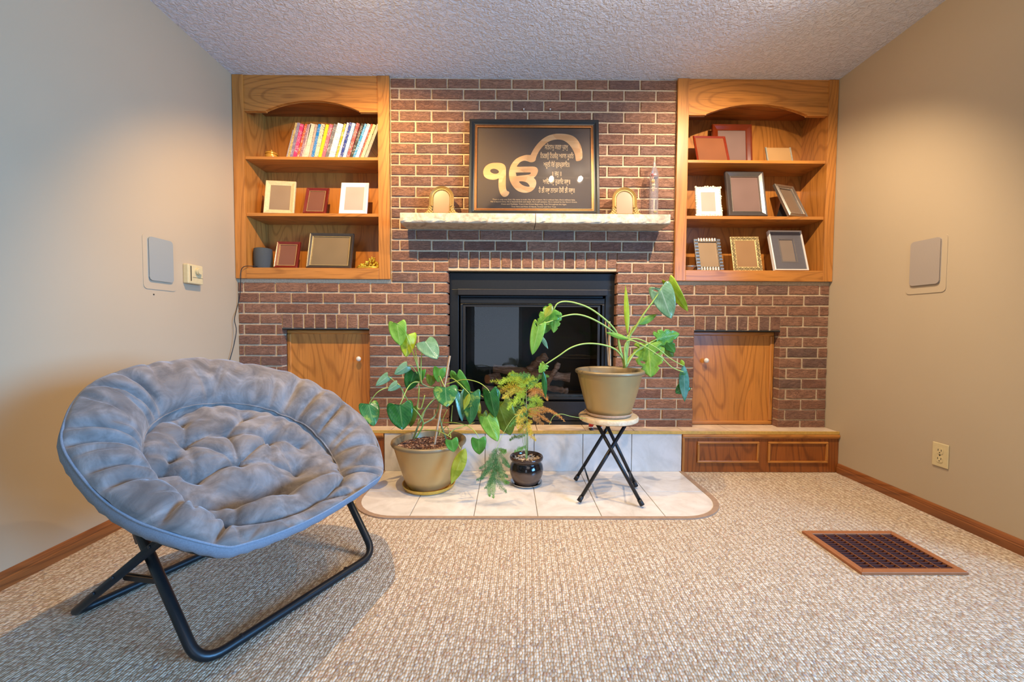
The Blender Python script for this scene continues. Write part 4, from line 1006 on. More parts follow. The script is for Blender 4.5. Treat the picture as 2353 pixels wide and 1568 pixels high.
def curvemesh(polys,name,mat,parent,y,depth=.0008):
    cu=bpy.data.curves.new(name,'CURVE'); cu.dimensions='2D'; cu.fill_mode='BOTH'; cu.extrude=depth/2
    for P in polys:
        sp=cu.splines.new('POLY'); sp.points.add(len(P)-1); sp.use_cyclic_u=True
        for k,(u,v) in enumerate(P): x,z=UV(u,v); sp.points[k].co=(x,z,0,1)
    return c2m(cu,name,mat,parent,y)
def c2m(cu,name,mat,parent,y):
    tmp=bpy.data.objects.new('tmp',cu); COL.objects.link(tmp); bpy.context.view_layer.update()
    dg=bpy.context.evaluated_depsgraph_get(); me=bpy.data.meshes.new_from_object(tmp.evaluated_get(dg)); bpy.data.objects.remove(tmp)
    for v in me.vertices: v.co=Vector((v.co.x,y-v.co.z,v.co.y))
    me.materials.clear(); me.materials.append(mat); me.name=name; return obj(name,me,None,parent)
curvemesh([ONE,ONEH],'emblem_numeral',M['goldprint'],t,-.0116); curvemesh([OAN,OH1,OH2],'emblem_letter',M['goldprint'],t,-.0116)
def text(body,u,v,size,width=None,parent=None,mat=None,name='lettering',y=-.0116,shear=0,bold=0,align='CENTER',ky=1.0):
    cu=bpy.data.curves.new(name,'FONT'); cu.body=body; cu.size=size; cu.align_x=align; cu.align_y='CENTER'; cu.shear=shear; cu.bevel_depth=bold; cu.bevel_resolution=0; cu.extrude=.0003
    tmp=bpy.data.objects.new('tmp',cu); COL.objects.link(tmp); bpy.context.view_layer.update()
    dg=bpy.context.evaluated_depsgraph_get(); me=bpy.data.meshes.new_from_object(tmp.evaluated_get(dg)); bpy.data.objects.remove(tmp)
    if not len(me.vertices): return
    xs=[q.co.x for q in me.vertices]; k=width/(max(xs)-min(xs)) if width else 1; mx=(max(xs)+min(xs))/2
    x,z=UV(u,v)
    for q in me.vertices: q.co=Vector((x+(q.co.x-mx)*k,y-q.co.z,z+q.co.y*ky))
    me.materials.clear(); me.materials.append(mat); return obj(name,me,None,parent)
U=PW/2127
for body,u,v,wd,sz in [("ਸਤਿਨਾਮੁ ਕਰਤਾ ਪੁਰਖੁ",1432,445,385,.032),("ਨਿਰਭਉ ਨਿਰਵੈਰੁ ਅਕਾਲ ਮੂਰਤਿ",1440,590,550,.032),("ਅਜੂਨੀ ਸੈਭੰ ਗੁਰਪ੍ਰਸਾਦਿ॥",1432,732,425,.032),("॥ ਜਪੁ ॥",1436,880,150,.032),("ਆਦਿ ਸਚੁ ਜੁਗਾਦਿ ਸਚੁ॥",1432,1010,445,.032),("ਹੈ ਭੀ ਸਚੁ ਨਾਨਕ ਹੋਸੀ ਭੀ ਸਚੁ॥",1432,1150,590,.032)]:
    # no shaping in Blender text: put the short i sign before its consonant by hand
    L=list(body); i=1
    while i<len(L):
        if L[i]=='ਿ':
            j=i-1; L[j],L[i]=L[i],L[j]
        i+=1
    text(''.join(L),u,v,sz,wd*U,t,M['lettering'],bold=.0005,ky=1.35,shear=.0)
for body,u,v,wd in [("There is only one God, His name is truth, He is the creator, He is without fear, He is without hate,",1060,1297,1350),("He is beyond time, He is beyond birth and death, He is self existent, He is realised by the Guru's Grace,",1062,1332,1410),("Chant and Meditate. True in the Primal Beginning, True Throughout the Ages.",1060,1370,1070),("True Here and Now. O Nanak, Forever and Ever True.",1058,1410,730)]:
    text(body,u,v,.0125,wd*U,t,M['lettering'],bold=.0001)
M['pic_glass']=glassmat('picture glass',.02,(1,1,1,1),-.015)
mb=MB(); mb.box(-PW/2+.046,PW/2-.046,-.0145,-.0140,.046,PH_-.046); obj('glass_pane',mb,M['pic_glass'],t)
# ================================================================= ARCHED FRAMES ON THE MANTEL
M['arch']=plain('pale gold cast metal',lin(158,126,68),.42,.35,var=.08); M['arch_hole']=plain('dark pierced hole',lin(60,40,20),.8)
def arch(t_px,label,col):
    X=at(*t_px,Y=2.47).x; t=thing('arched_frame',label,'picture frame',(X,2.475,1.5835),(-.10,0,0),'arched gold frames on the mantel shelf')
    W,H=.152,.187
    def outline(ins,n=20):
        w_=W/2-ins; zc=H-W/2; pts=[(-w_,ins*.8),(-w_,zc)]
        for k in range(1,n): a=math.pi-math.pi*k/n; pts.append((w_*math.cos(a),zc+w_*math.sin(a)))
        pts+=[(w_,zc),(w_,ins*.8)]; return pts
    loops=[(0,0),(0,.007),(.004,.010),(.008,.006),(.012,.009),(.016,.0055),(.021,.0065),(.026,.005),(.028,.002)]
    mb=MB(); n=None; vs=[]
    for ins,d in loops:
        o=outline(ins); n=len(o); vs+=[(x,-d,z) for x,z in o]
    fs=[(k*n+i,k*n+(i+1)%n,(k+1)*n+(i+1)%n,(k+1)*n+i) for k in range(len(loops)-1) for i in range(n)]+[tuple(range(n))[::-1]]
    mb.add(vs,fs); obj('arch_moulding',mb,M['arch'],t)
    o=outline(.027); mb=MB(); mb.add([(x,-.003,z) for x,z in o],[tuple(range(len(o)))]); obj('photo',mb,PH[col],t)
    mb=MB(); o=outline(.0235,40)
    L=0; P=[Vector((x,0,z)) for x,z in o]+[Vector((o[0][0],0,o[0][1]))]; acc=0
    for a,b in zip(P[:-1],P[1:]):
        d=(b-a).length; 
        while acc<d: q=a.lerp(b,acc/d); mb.box(q.x-.0012,q.x+.0012,-.0078,-.0055,q.z-.0012,q.z+.0012); acc+=.0068
        acc-=d
    obj('pierced_holes',mb,M['arch_hole'],t)
    random.seed(13)
    for sx in (-1,1):
        mb=MB()
        for (x,z,r) in ((.074,.052,.007),(.066,.044,.008),(.078,.040,.008),(.070,.032,.009),(.084,.028,.009),(.076,.020,.010),(.090,.018,.009),(.098,.013,.008),(.086,.010,.009),(.068,.014,.009),(.062,.060,.006),(.060,.022,.007),(.080,.048,.005)):
            x-=.006; mb.ball((sx*x,-.011,max(z,r)),r,8,sc=(1,.6,1)); mb.tube([(sx*x,-.012,max(z,r)),(sx*(x+.008),-.014,max(z,r)+.006)],[.003,.0015],6)
        obj('cherub_scroll',mb,M['arch'],t,smooth=True)
    mb=MB(); c,s=math.cos(.1),math.sin(.1); mb.add([(-.012,.001,.1),(.012,.001,.1),(.018,.045*c,.045*s+.002),(-.018,.045*c,.045*s+.002),(-.012,.004,.1),(.012,.004,.1),(.018,.048*c,.048*s+.002),(-.018,.048*c,.048*s+.002)],[(0,1,2,3),(7,6,5,4),(0,4,5,1),(1,5,6,2),(2,6,7,3),(3,7,4,0)]); obj('easel_back',mb,M['arch'],t)
arch((1014,488),'arched gold frame at the left end of the mantel, left of the large print','sand'); arch((1436,488),'arched gold frame on the right of the mantel beside the glass thermometer','tan')
# ================================================================= GALILEO THERMOMETER
X=at(1502,480,Y=2.50).x; t=thing('glass_thermometer','tall clear glass floating ball thermometer at right end of mantel','thermometer',(X,2.50,1.5835))
def clearglass():
    t_=NT('clear tube glass'); t_.t.nodes.remove(t_.b); out=[n for n in t_.t.nodes if n.type=='OUTPUT_MATERIAL'][0]
    tr=t_.n('ShaderNodeBsdfTransparent'); tr.inputs[0].default_value=(.93,.92,.92,1); gl=t_.n('ShaderNodeBsdfGlossy'); gl.inputs['Roughness'].default_value=.05
    lw=t_.n('ShaderNodeLayerWeight'); lw.inputs[0].default_value=.45; mx=t_.n('ShaderNodeMixShader'); t_.l(lw.outputs['Facing'],mx.inputs[0]); t_.l(tr.outputs[0],mx.inputs[1]); t_.l(gl.outputs[0],mx.inputs[2]); df=t_.n('ShaderNodeBsdfDiffuse'); df.inputs[0].default_value=(.8,.78,.78,1); m3=t_.n('ShaderNodeMixShader'); m3.inputs[0].default_value=.10; t_.l(mx.outputs[0],m3.inputs[1]); t_.l(df.outputs[0],m3.inputs[2]); t_.l(m3.outputs[0],out.inputs[0]); return t_.mat
M['tubeglass']=clearglass()
mb=MB(); mb.lathe([(.001,0),(.026,0),(.0265,.003),(.0265,.255),(.024,.280),(.014,.305),(.009,.322),(.0075,.345),(.009,.350),(.001,.352)],n=32); obj('glass_tube',mb,M['tubeglass'],t,smooth=True)
for nm,(z,x,c) in zip(('float_ball',)*6,[(.268,-.009,(196,24,20)),(.250,.010,(24,34,80)),(.225,-.008,(214,156,20)),(.205,-.005,(226,210,160)),(.040,.010,(170,150,40)),(.018,-.010,(60,24,30))]):
    mb=MB(); mb.ball((x,0,z),.0125,14,sc=(1,1,.62)); mb.tube([(x,0,z-.008),(x,0,z-.020 if z>.05 else z-.012)],.0018,6); tag(obj(nm,mb,plain('coloured float',lin(*c),.12),t,smooth=True),'coloured glass float')
M['tag_metal']=M['arch']
for k,(z,x) in enumerate(((.242,-.009),(.200,-.008),(.178,-.005),(.016,.010))): mb=MB(); mb.box(x-.006,x+.006,-.0008,.0008,z-.010,z); obj('float_tag',mb,M['arch'],t)
# ================================================================= PLANTS
def leafmat(name,a,b_,vein,yel=None,rough=.32,sheen=None):
    t=NT(name); setp(t.b,None,rough,spec=.5); t.b.inputs['Transmission Weight'].default_value=0
    uv=t.n('ShaderNodeUVMap'); sp=t.n('ShaderNodeSeparateXYZ'); t.l(uv.outputs[0],sp.inputs[0])
    v=t.coord('Object',(1,1,1)); n=t.noise(v,28,3,.55,.4)
    c=t.ramp(n.outputs[0],[(.32,lin(*a)),(.68,lin(*b_))])
    # midrib and side veins from the leaf's own coordinates (u across -1..1, v along)
    ab=t.n('ShaderNodeMath',operation='ABSOLUTE'); t.l(sp.outputs[0],ab.inputs[0])
    mr=t.ramp(ab.outputs[0],[(.0,(.8,.8,.8)),(.035,(.3,.3,.3)),(.07,(0,0,0))]); c=t.mix(c,lin(*vein),mr)
    ma=t.n('ShaderNodeMath',operation='MULTIPLY_ADD'); ma.inputs[1].default_value=-.55; t.l(ab.outputs[0],ma.inputs[0]); t.l(sp.outputs[1],ma.inputs[2])
    fr=t.n('ShaderNodeMath',operation='MULTIPLY'); fr.inputs[1].default_value=44; t.l(ma.outputs[0],fr.inputs[0])
    si=t.n('ShaderNodeMath',operation='SINE'); t.l(fr.outputs[0],si.inputs[0])
    c=t.mix(c,lin(*vein),t.ramp(si.outputs[0],[(.93,(0,0,0)),(1,(.28,.28,.28))]))
    if yel: c=t.mix(c,lin(*yel),t.ramp(t.noise(v,16,3,.6,.6).outputs[0],[(.54,(0,0,0)),(.64,(.9,.9,.9))]))
    t.l(c,t.b.inputs['Base Color']); t.bump(si.outputs[0],.10,.0008)
    # thin leaf: some light shines through
    out=[q for q in t.t.nodes if q.type=='OUTPUT_MATERIAL'][0]; tl=t.n('ShaderNodeBsdfTranslucent'); t.l(c,tl.inputs[0]); mx=t.n('ShaderNodeMixShader'); mx.inputs[0].default_value=.28
    t.l(t.b.outputs[0],mx.inputs[1]); t.l(tl.outputs[0],mx.inputs[2]); t.l(mx.outputs[0],out.inputs[0]); return t.mat
LM={'light':leafmat('light green leaf',(124,176,56),(156,200,78),(196,216,120)),'yel':leafmat('yellow green leaf',(160,190,36),(190,212,62),(214,224,120)),
 'pale':leafmat('pale glossy leaf',(108,150,104),(140,176,132),(196,214,180),rough=.2),'dark':leafmat('deep green leaf',(34,92,38),(56,122,48),(120,160,90),rough=.25),
 'mid':leafmat('mid green leaf',(76,142,46),(104,168,62),(150,184,100)),'olive':leafmat('olive green leaf',(96,122,34),(126,148,48),(160,178,90)),
 'varieg':leafmat('green leaf with yellow patches',(48,112,56),(72,136,70),(130,170,110),(160,182,78),rough=.22),'blue':leafmat('leaf with painted blue sheen',(72,134,112),(110,166,148),(160,196,170),(70,130,60),rough=.16),  # the bluish leaf has its cool sheen painted into the base colour
 'gold':leafmat('yellow ageing leaf',(176,178,44),(192,194,70),(206,206,110),(150,160,40))}
M['stem']=plain('green stem',lin(118,150,66),.5,sc=40); M['stem_pale']=plain('pale green petiole',lin(158,182,86),.45,sc=30); M['stem_old']=plain('grey green main stem',lin(120,132,84),.6,sc=60,var=.2)
M['stake']=plain('weathered wooden stake',lin(190,158,122),.8,sc=60,bumps=.3)
def heart(u_n=14,v_n=16,kind='heart'):
    """half widths along the blade; v=0 at the lobes' back, attach point at v=a"""
    return None
def leaf(root,base,tip,width,mat,kind='heart',curl=.25,fold=.25,up=None,roll=0,name='leaf',holes=0,seed=0,wave=.04):
    """blade from its attach point to its tip, in the plant's space"""
    rnd=random.Random(seed+int(abs(base.x)*9999)); L=(tip-base).length; ax=(tip-base).normalized()
    toc=(CP-(root.location+(base+tip)/2)).normalized() if up is None else up.normalized()
    nz=(toc-ax*toc.dot(ax)).normalized(); 
    if roll: nz=Matrix.Rotation(roll,3,ax)@nz
    sx=ax.cross(nz).normalized()
    nu,nv=12,20; vs=[]; uvs=[]; fs=[]
    for j in range(nv+1):
        s=j/nv
        if kind=='long': bx=math.sin(math.pi*s**.85)**.9*.5; by=s; mid=s
        else:
            lb=.72 if kind=='heart' else .55
            bx=.5*max(0,math.sin(math.pi*s**.80))**.72; by=s**1.30-lb*math.sin(math.pi*s)*(1-s)**2.2; mid=max(0,(s-.10)/.90)
        if kind=='split' and j%4==3 and 4<j<18: bx*=.62+.12*rnd.random()
        for i in range(-nu//2,nu//2+1):
            u=i/(nu/2); a_=abs(u); x=bx*u; y=mid+(by-mid)*a_**1.15
            v=max(0,y)
            z=-curl*L*(v**2)*.35-fold*a_*bx*2*width*.30*(1 if a_<.6 else 1+.4*(a_-.6))+wave*width*math.sin(s*7+u*3+seed)*a_
            vs.append(base+ax*(y*L)+sx*(x*width)+nz*z); uvs.append((u,y))
    W=nu+1
    skip=set()
    if holes:
        for h in range(holes):
            jj=4+h*4; ii=(nu//2+2 if h%2==0 else nu//2-4)
            for d in (0,1): skip.add((jj,ii+d))
    for j in range(nv):
        for i in range(nu):
            if (j,i) in skip: continue
            fs.append((j*W+i,j*W+i+1,(j+1)*W+i+1,(j+1)*W+i))
    b=MB(); b.add(vs,fs); me=mesh(name,b,LM[mat],True)
    uvl=me.uv_layers.new(name='UVMap')
    for lp in me.loops: uvl.data[lp.index].uv=uvs[lp.vertex_index]
    o=bpy.data.objects.new(name,me); COL.objects.link(o); o.parent=root
    so=o.modifiers.new('thickness','SOLIDIFY'); so.thickness=.0009; return o
def stem(root,pts,r0,r1,mat='stem',name='stem',n=8,k=5):
    P=smooth_pts([Vector(p) for p in pts],k); m=len(P); b=MB(); b.tube(P,[r0+(r1-r0)*i/(m-1) for i in range(m)],n); return obj(name,b,M[mat],root,smooth=True)
M['pot_bronze']=plain('bronze painted plastic pot',lin(184,154,100),.36,.4,var=.05,sc=8); M['pot_rim']=plain('olive bronze pot rim',lin(140,122,90),.4,.3,var=.05,sc=10)
def soilmat():
    t=NT('bark mulch soil'); setp(t.b,None,.9); v=t.coord(); vo=t.n('ShaderNodeTexVoronoi'); vo.inputs['Scale'].default_value=120; t.l(v,vo.inputs['Vector']); sp=t.n('ShaderNodeSeparateColor'); t.l(vo.outputs['Color'],sp.inputs[0])
    t.l(t.ramp(sp.outputs[0],[(0,lin(36,22,18)),(.5,lin(92,56,40)),(.8,lin(150,104,76)),(1,lin(196,170,144))]),t.b.inputs['Base Color']); t.bump(vo.outputs[0],1,.004); return t.mat
M['soil']=soilmat(); M['saucer_y']=plain('yellow ochre plastic saucer',lin(214,164,60),.4); M['saucer_p']=plain('pinkish beige plastic saucer',lin(206,176,146),.45); M['saucer_c']=glassmat('clear plastic saucer',.1,(.9,.9,.88,1),.06)
def pot(root,rt,rb,h,mats,thick=.006,lip=.016,soil_z=None,name='pot'):
    prof=[(.001,0),(rb-.006,0),(rb,.006)]
    for k in range(1,9): f=k/9; prof.append((rb+(rt-.012-rb)*f**.8,h*.93*f))
    b=MB(); b.lathe(prof+[(rt-.012,h*.93)],n=56); obj(name,b,M[mats],root,smooth=True,auto=50)
    b=MB(); b.lathe([(rt-.013,h*.92),(rt-.003,h*.925),(rt,h*.95),(rt-.002,h*.985),(rt-.009,h),(rt-.020,h*.995),(rt-.026,h*.965),(rt-.030,h*.80),(rt-.036,h*.68)],n=56); obj(name+'_rim',b,M['pot_rim'],root,smooth=True)
    sz=soil_z or h*.86; rs=rt-.030; b=MB(); rnd=random.Random(5)
    n=40; rings=8; vs=[(0,0,sz+.006)]; fs=[]
    for j in range(1,rings+1):
        for i in range(n): a=6.283*i/n; vs.append((rs*j/rings*math.cos(a),rs*j/rings*math.sin(a),sz+rnd.uniform(-.004,.005)))
    for i in range(n): fs.append((0,1+i,1+(i+1)%n))
    for j in range(rings-1):
        for i in range(n): fs.append((1+j*n+i,1+j*n+(i+1)%n,1+(j+1)*n+(i+1)%n,1+(j+1)*n+i))
    b.add(vs,fs); obj('soil',b,M['soil'],root)
def saucer(name,label,c,r,h,mat):
    t=thing(name,label,'saucer',c); b=MB(); b.lathe([(.001,.003),(r-.022,.003),(r-.014,.008),(r-.006,h-.002),(r-.004,h),(r,h),(r-.001,h-.004),(r-.010,.006),(r-.020,0),(.001,0)],n=48); obj('dish',b,M[mat],t,smooth=True,auto=60)
    b=MB()
    for k in range(3): b.lathe([(r*(.35+.2*k),.0030),(r*(.35+.2*k)+.003,.0042),(r*(.35+.2*k)+.006,.0030)],n=40)
    obj('ridges',b,M[mat],t,smooth=True); return t
# ---- 1: big philodendron on the floor tiles
FZT=.0056
P1=Vector((-.448,2.222,FZT)); saucer('plant_saucer','yellow ochre saucer under the large bronze pot on floor tiles',P1,.148,.026,'saucer_y')
pl=thing('potted_philodendron','large leafy climbing plant in a bronze pot on the floor tiles beside the chair','potted plant',P1+Vector((0,0,.0045)))
pot(pl,.208,.112,.265,'pot_bronze')
def q1(x,y,Y): return at(820+x/4.613,720+y/4.613,Y=Y)-pl.location
Yp=2.22
def L1(bx,by,tx,ty,w,mat,Y,kind='heart',dy=0,**k): return leaf(pl,q1(bx,by,Y),q1(tx,ty,Y+dy),w/4.613*Y/CF,mat,kind,**k)
L1(425,110,458,345,190,'light',2.16,fold=.1,roll=.2)
L1(548,225,520,462,175,'yel',2.20,fold=.45,dy=-.03)
L1(725,300,852,478,215,'pale',2.14,fold=.15,roll=-.3,dy=-.04)
L1(535,560,398,648,112,'pale',2.18,fold=.3,dy=-.03)
L1(330,668,200,770,95,'pale',2.16,fold=.3,dy=-.03)
L1(430,752,328,822,92,'pale',2.14,fold=.3,dy=-.02)
L1(608,625,540,825,175,'dark',2.24,fold=.15)
L1(690,605,672,725,85,'mid',2.26,roll=.5)
L1(125,965,182,1192,205,'varieg',2.12,fold=.2,dy=-.04,roll=-.2)
L1(455,975,486,1238,275,'dark',2.08,fold=.12,dy=-.02)
L1(585,1000,560,1210,135,'olive',2.26,roll=.4)
L1(938,790,952,988,258,'varieg',2.08,fold=.1,dy=-.05)
L1(880,590,860,735,140,'mid',2.34,fold=.2); L1(790,665,780,775,110,'olive',2.36)
L1(1060,655,1195,850,130,'mid',2.30,fold=.4,roll=.4)
L1(1215,850,1190,1188,195,'varieg',2.14,fold=.25,roll=.25,kind='heart')
L1(1100,850,1130,1150,130,'blue',2.18,fold=.3,roll=-.5,dy=-.02)
L1(1195,850,1132,1032,62,'gold',2.08,kind='long',fold=.4)
L1(1000,605,1050,720,70,'mid',2.34,kind='long'); L1(1250,930,1310,1075,90,'gold',2.26,kind='heart',fold=.4)
def LB(bx,by,tx,ty,w,mat,Y,kind='heart',dy=0,**k):   # second photograph crop: 800,700 at 3.136
    a=at(800+bx/3.136,700+by/3.136,Y=Y)-pl.location; c=at(800+tx/3.136,700+ty/3.136,Y=Y+dy)-pl.location; return leaf(pl,a,c,w/3.136*Y/CF,mat,kind,**k)
LB(1022,628,1058,822,118,'dark',2.14,fold=.35,roll=.2)
LB(1065,600,1080,700,50,'mid',2.15,kind='long')
LB(745,978,762,1066,96,'mid',2.00,fold=.1); LB(940,972,946,1086,112,'mid',2.05,fold=.1)
LB(845,1035,738,1305,96,'gold',1.99,kind='long',fold=.2,dy=-.02)
LB(1000,810,1080,990,130,'light',2.16,fold=.3,dy=-.02,kind='heart'); LB(1090,730,1165,950,190,'olive',2.20,fold=.25,roll=.3); LB(970,790,1010,905,80,'olive',2.24); LB(1120,700,1215,880,120,'olive',2.26,roll=-.3)
# stems: main canes and petioles (crop coordinates)
S1=lambda pts,r0,r1,mat='stem_pale',name='petiole': stem(pl,[q1(*p) for p in pts],r0,r1,mat,name)
S1([(600,1330,2.22),(640,1220,2.22),(690,1120,2.24),(730,1020,2.26),(830,900,2.24)],.0055,.0045,'stem_old','main_stem')
S1([(690,1180,2.20),(800,1120,2.24),(850,1040,2.28),(870,940,2.28),(860,810,2.27),(750,780,2.25),(650,730,2.23),(600,735,2.22)],.0055,.004,'stem_old','main_stem')
S1([(620,1330,2.20),(700,1190,2.20),(670,1090,2.19),(560,960,2.18),(470,800,2.17),(440,765,2.16)],.0045,.003,'stem','main_stem')
S1([(950,1350,2.22),(900,1200,2.22),(880,1080,2.24),(910,960,2.26)],.005,.004,'stem_old','main_stem')
S1([(690,750,2.23),(640,560,2.20),(580,380,2.18),(510,195,2.17),(470,130,2.165),(425,112,2.16)],.0038,.0024); S1([(680,740,2.24),(650,580,2.23),(620,400,2.22),(600,310,2.21),(548,228,2.20)],.0034,.0022)
S1([(680,740,2.22),(680,560,2.20),(690,430,2.17),(725,300,2.142)],.0034,.0022); S1([(660,770,2.24),(655,900,2.23),(640,1000,2.22),(680,1010,2.21),(720,870,2.21)],.0042,.003)
S1([(670,735,2.23),(600,735,2.18),(540,790,2.13),(490,900,2.09),(456,972,2.08)],.0030,.0022); S1([(450,790,2.16),(330,790,2.14),(230,830,2.12),(160,910,2.12),(128,968,2.12)],.0026,.0020)
S1([(460,770,2.16),(400,720,2.16),(335,672,2.16)],.0022,.0016); S1([(460,770,2.15),(448,760,2.14),(432,754,2.14)],.0022,.0016); S1([(640,640,2.21),(580,560,2.18),(538,562,2.18)],.0022,.0016)
S1([(900,800,2.26),(870,690,2.18),(880,670,2.14),(910,740,2.10),(938,792,2.08)],.0028,.002); S1([(930,740,2.28),(1000,690,2.22),(1080,740,2.14),(1150,810,2.10),(1190,852,2.09)],.003,.002)
S1([(940,760,2.30),(1060,720,2.26),(1160,705,2.22),(1290,735,2.18),(1380,800,2.15),(1410,845,2.14)],.0032,.0022); S1([(1000,800,2.30),(1150,830,2.24),(1270,850,2.2),(1360,905,2.17)],.0028,.002)
S1([(640,1180,2.22),(700,1060,2.2),(770,960,2.2),(835,900,2.22)],.003,.0025); S1([(720,1240,2.18),(840,1245,2.10),(930,1280,2.03),(1000,1320,2.0)],.0026,.0018); S1([(920,1160,2.22),(1060,1165,2.15),(1180,1200,2.10),(1260,1265,2.06),(1290,1330,2.05)],.0026,.0018)
S1([(900,1260,2.2),(950,1200,2.16),(985,1270,2.08),(1000,1325,2.01)],.0022,.0016); S1([(960,1300,2.18),(1040,1230,2.2),(1160,1190,2.22),(1250,1160,2.22)],.003,.002); S1([(1000,1150,2.2),(1005,1080,2.2),(1015,980,2.18)],.003,.002)
S1([(1020,1330,2.1),(1060,1370,2.03),(1100,1440,2.0)],.0024,.0018); S1([(870,1300,2.2),(900,1180,2.24),(920,1100,2.28),(960,1020,2.3)],.0026,.0016)
b=MB(); a0=q1(822,1390,2.16); a1=q1(985,452,2.20); b.tube([a0,a0.lerp(a1,.5),a1],.0062,4); obj('stake',b,M['stake'],pl)
# ---- 2: stool, saucer, monstera
SX,SY,SZ=.545,2.165,.428
stl=thing('folding_stool','round pale-topped folding stool with black crossed legs on the floor tiles','stool',(SX,SY,FZT)); SO=Vector((SX,SY,FZT))
M['stool_top']=stonemat('cream speckled stool top',(196,166,126),(216,190,150),(226,204,168),30,.55,.1,.0006)
b=MB(); R_=.160; zt=SZ-FZT; b.lathe([(.001,zt-.028),(R_-.008,zt-.028),(R_-.001,zt-.023),(R_,zt-.006),(R_-.005,zt),(.001,zt)],n=56); obj('seat',b,M['stool_top'],stl,smooth=True,auto=50)
def Lg(p,q,nm='leg'):
    b=MB(); b.tube([p,q],.0095,12); lg=obj(nm,b,M['black_metal'],stl,smooth=True)
    d=(q-p).normalized(); b=MB(); b.tube([p-d*.0,p+d*.030],[.0125,.0115],12); 
    for i,v in enumerate(b.v): b.v[i]=(v[0],v[1],max(v[2],0))
    obj('rubber_foot',b,M['black'],lg,smooth=True); return lg
fA,fB=at(1330,1153,Z=.017)-SO,at(1476,1162,Z=.017)-SO; bA,bB=at(1322,1103,Z=.017)-SO,at(1462,1118,Z=.017)-SO
bA=Vector((bA.x,bA.y,.011)); bB=Vector((bB.x,bB.y,.011)); fA.z=fB.z=.012
tA,tB=at(1440,975,Y=2.10)-SO,at(1372,975,Y=2.08)-SO
tbA,tbB=at(1412,975,Y=2.26)-SO,at(1385,975,Y=2.24)-SO
for v in (tA,tB,tbA,tbB): v.z=zt-.030
Lg(fA,tA); Lg(fB,tB); Lg(bA,tbA); Lg(bB,tbB)
b=MB(); b.tube([tA+Vector((0,.0,-.006)),tbA+Vector((0,0,-.006))],.007,8); b.tube([tB+Vector((0,0,-.006)),tbB+Vector((0,0,-.006))],.007,8); b.box(-.05,.06,-.085,-.05,zt-.042,zt-.028); obj('top_bracket',b,M['black'],stl)
b=MB(); b.tube([fA.lerp(tA,.22),bA.lerp(tbA,.22)],.005,8); obj('cross_rail',b,M['black_metal'],stl,smooth=True); b=MB(); b.tube([fB.lerp(tB,.22),bB.lerp(tbB,.22)],.005,8); obj('cross_rail',b,M['black_metal'],stl,smooth=True)
q=at(1403,1031,Y=2.05)-SO; b=MB(); b.tube([q+Vector((0,-.012,0)),q+Vector((0,.03,0))],.0055,10); obj('pivot_rivet',b,M['silver'],stl,smooth=True)
saucer('plant_saucer','pinkish beige saucer under the bronze pot on the round stool',(SX-.0,SY,SZ),.129,.020,'saucer_p')
mo=thing('potted_monstera','split-leaf plant with long arching stems in a bronze pot on the round stool','potted plant',(SX+.003,SY,SZ+.0045)); pot(mo,.186,.108,.245,'pot_bronze',soil_z=.17)
def q2(x,y,Y): return at(1180+x/3.92,600+y/3.92,Y=Y)-mo.location
def L2(bx,by,tx,ty,w,mat,Y,kind='heart',dy=0,**k): return leaf(mo,q2(bx,by,Y),q2(tx,ty,Y+dy),w/3.92*Y/CF,mat,kind,**k)
L2(365,432,205,585,200,'mid',2.06,kind='split',fold=.3,roll=.5,curl=.5); L2(350,400,280,508,70,'gold',2.04,kind='long',fold=.2); L2(385,480,360,648,110,'light',2.06,kind='split',fold=.3)
L2(300,560,270,655,110,'mid',2.09,fold=.3)
L2(232,575,168,848,125,'light',2.03,fold=.15,holes=1); L2(245,670,312,795,38,'pale',2.05,kind='long')
L2(1322,245,1425,520,205,'pale',2.12,fold=.15,holes=1,roll=-.15,dy=-.02); L2(1395,190,1560,462,118,'yel',2.16,fold=.3,roll=.4,dy=-.02)
L2(1028,665,1009,215,48,'yel',2.15,kind='long',curl=0); L2(1125,570,1292,482,66,'light',2.18,kind='long',fold=.2,curl=0)
L2(1290,700,1500,655,150,'mid',2.28,kind='split',fold=.2,holes=1,curl=.1); L2(1215,750,1238,1046,270,'light',2.26,kind='split',fold=.12,holes=3,dy=-.04); L2(1300,700,1445,872,150,'olive',2.31,kind='split',fold=.3)
L2(1370,720,1455,830,110,'mid',2.30,kind='split')
L2(1533,935,1552,1278,92,'blue',2.14,kind='long',fold=.35,roll=-.3); L2(1555,1120,1462,1190,110,'dark',2.16,fold=.2,kind='heart'); L2(1510,890,1535,960,36,'yel',2.14,kind='long')
L2(285,932,228,1008,85,'light',2.03,kind='split',holes=1,fold=.2); L2(268,990,290,1245,50,'dark',2.03,kind='long',fold=.4)
L2(1040,708,828,642,46,'light',2.12,kind='long',curl=0,fold=.4)
S2=lambda pts,r0,r1,mat='stem_pale',name='petiole': stem(mo,[q2(*p) for p in pts],r0,r1,mat,name)
S2([(1000,965,2.16),(985,870,2.16),(950,780,2.16),(935,660,2.15),(850,550,2.12),(700,435,2.10),(570,382,2.08),(460,365,2.07),(395,385,2.06),(364,435,2.06)],.0062,.0032); S2([(1000,960,2.17),(975,850,2.17),(935,690,2.16),(860,610,2.13),(700,518,2.10),(570,482,2.08),(450,498,2.06),(360,535,2.05),(232,577,2.03)],.0060,.003)
S2([(1005,960,2.14),(990,890,2.14),(920,800,2.12),(800,755,2.09),(650,745,2.07),(520,780,2.05),(400,860,2.04),(286,934,2.03)],.0055,.003)
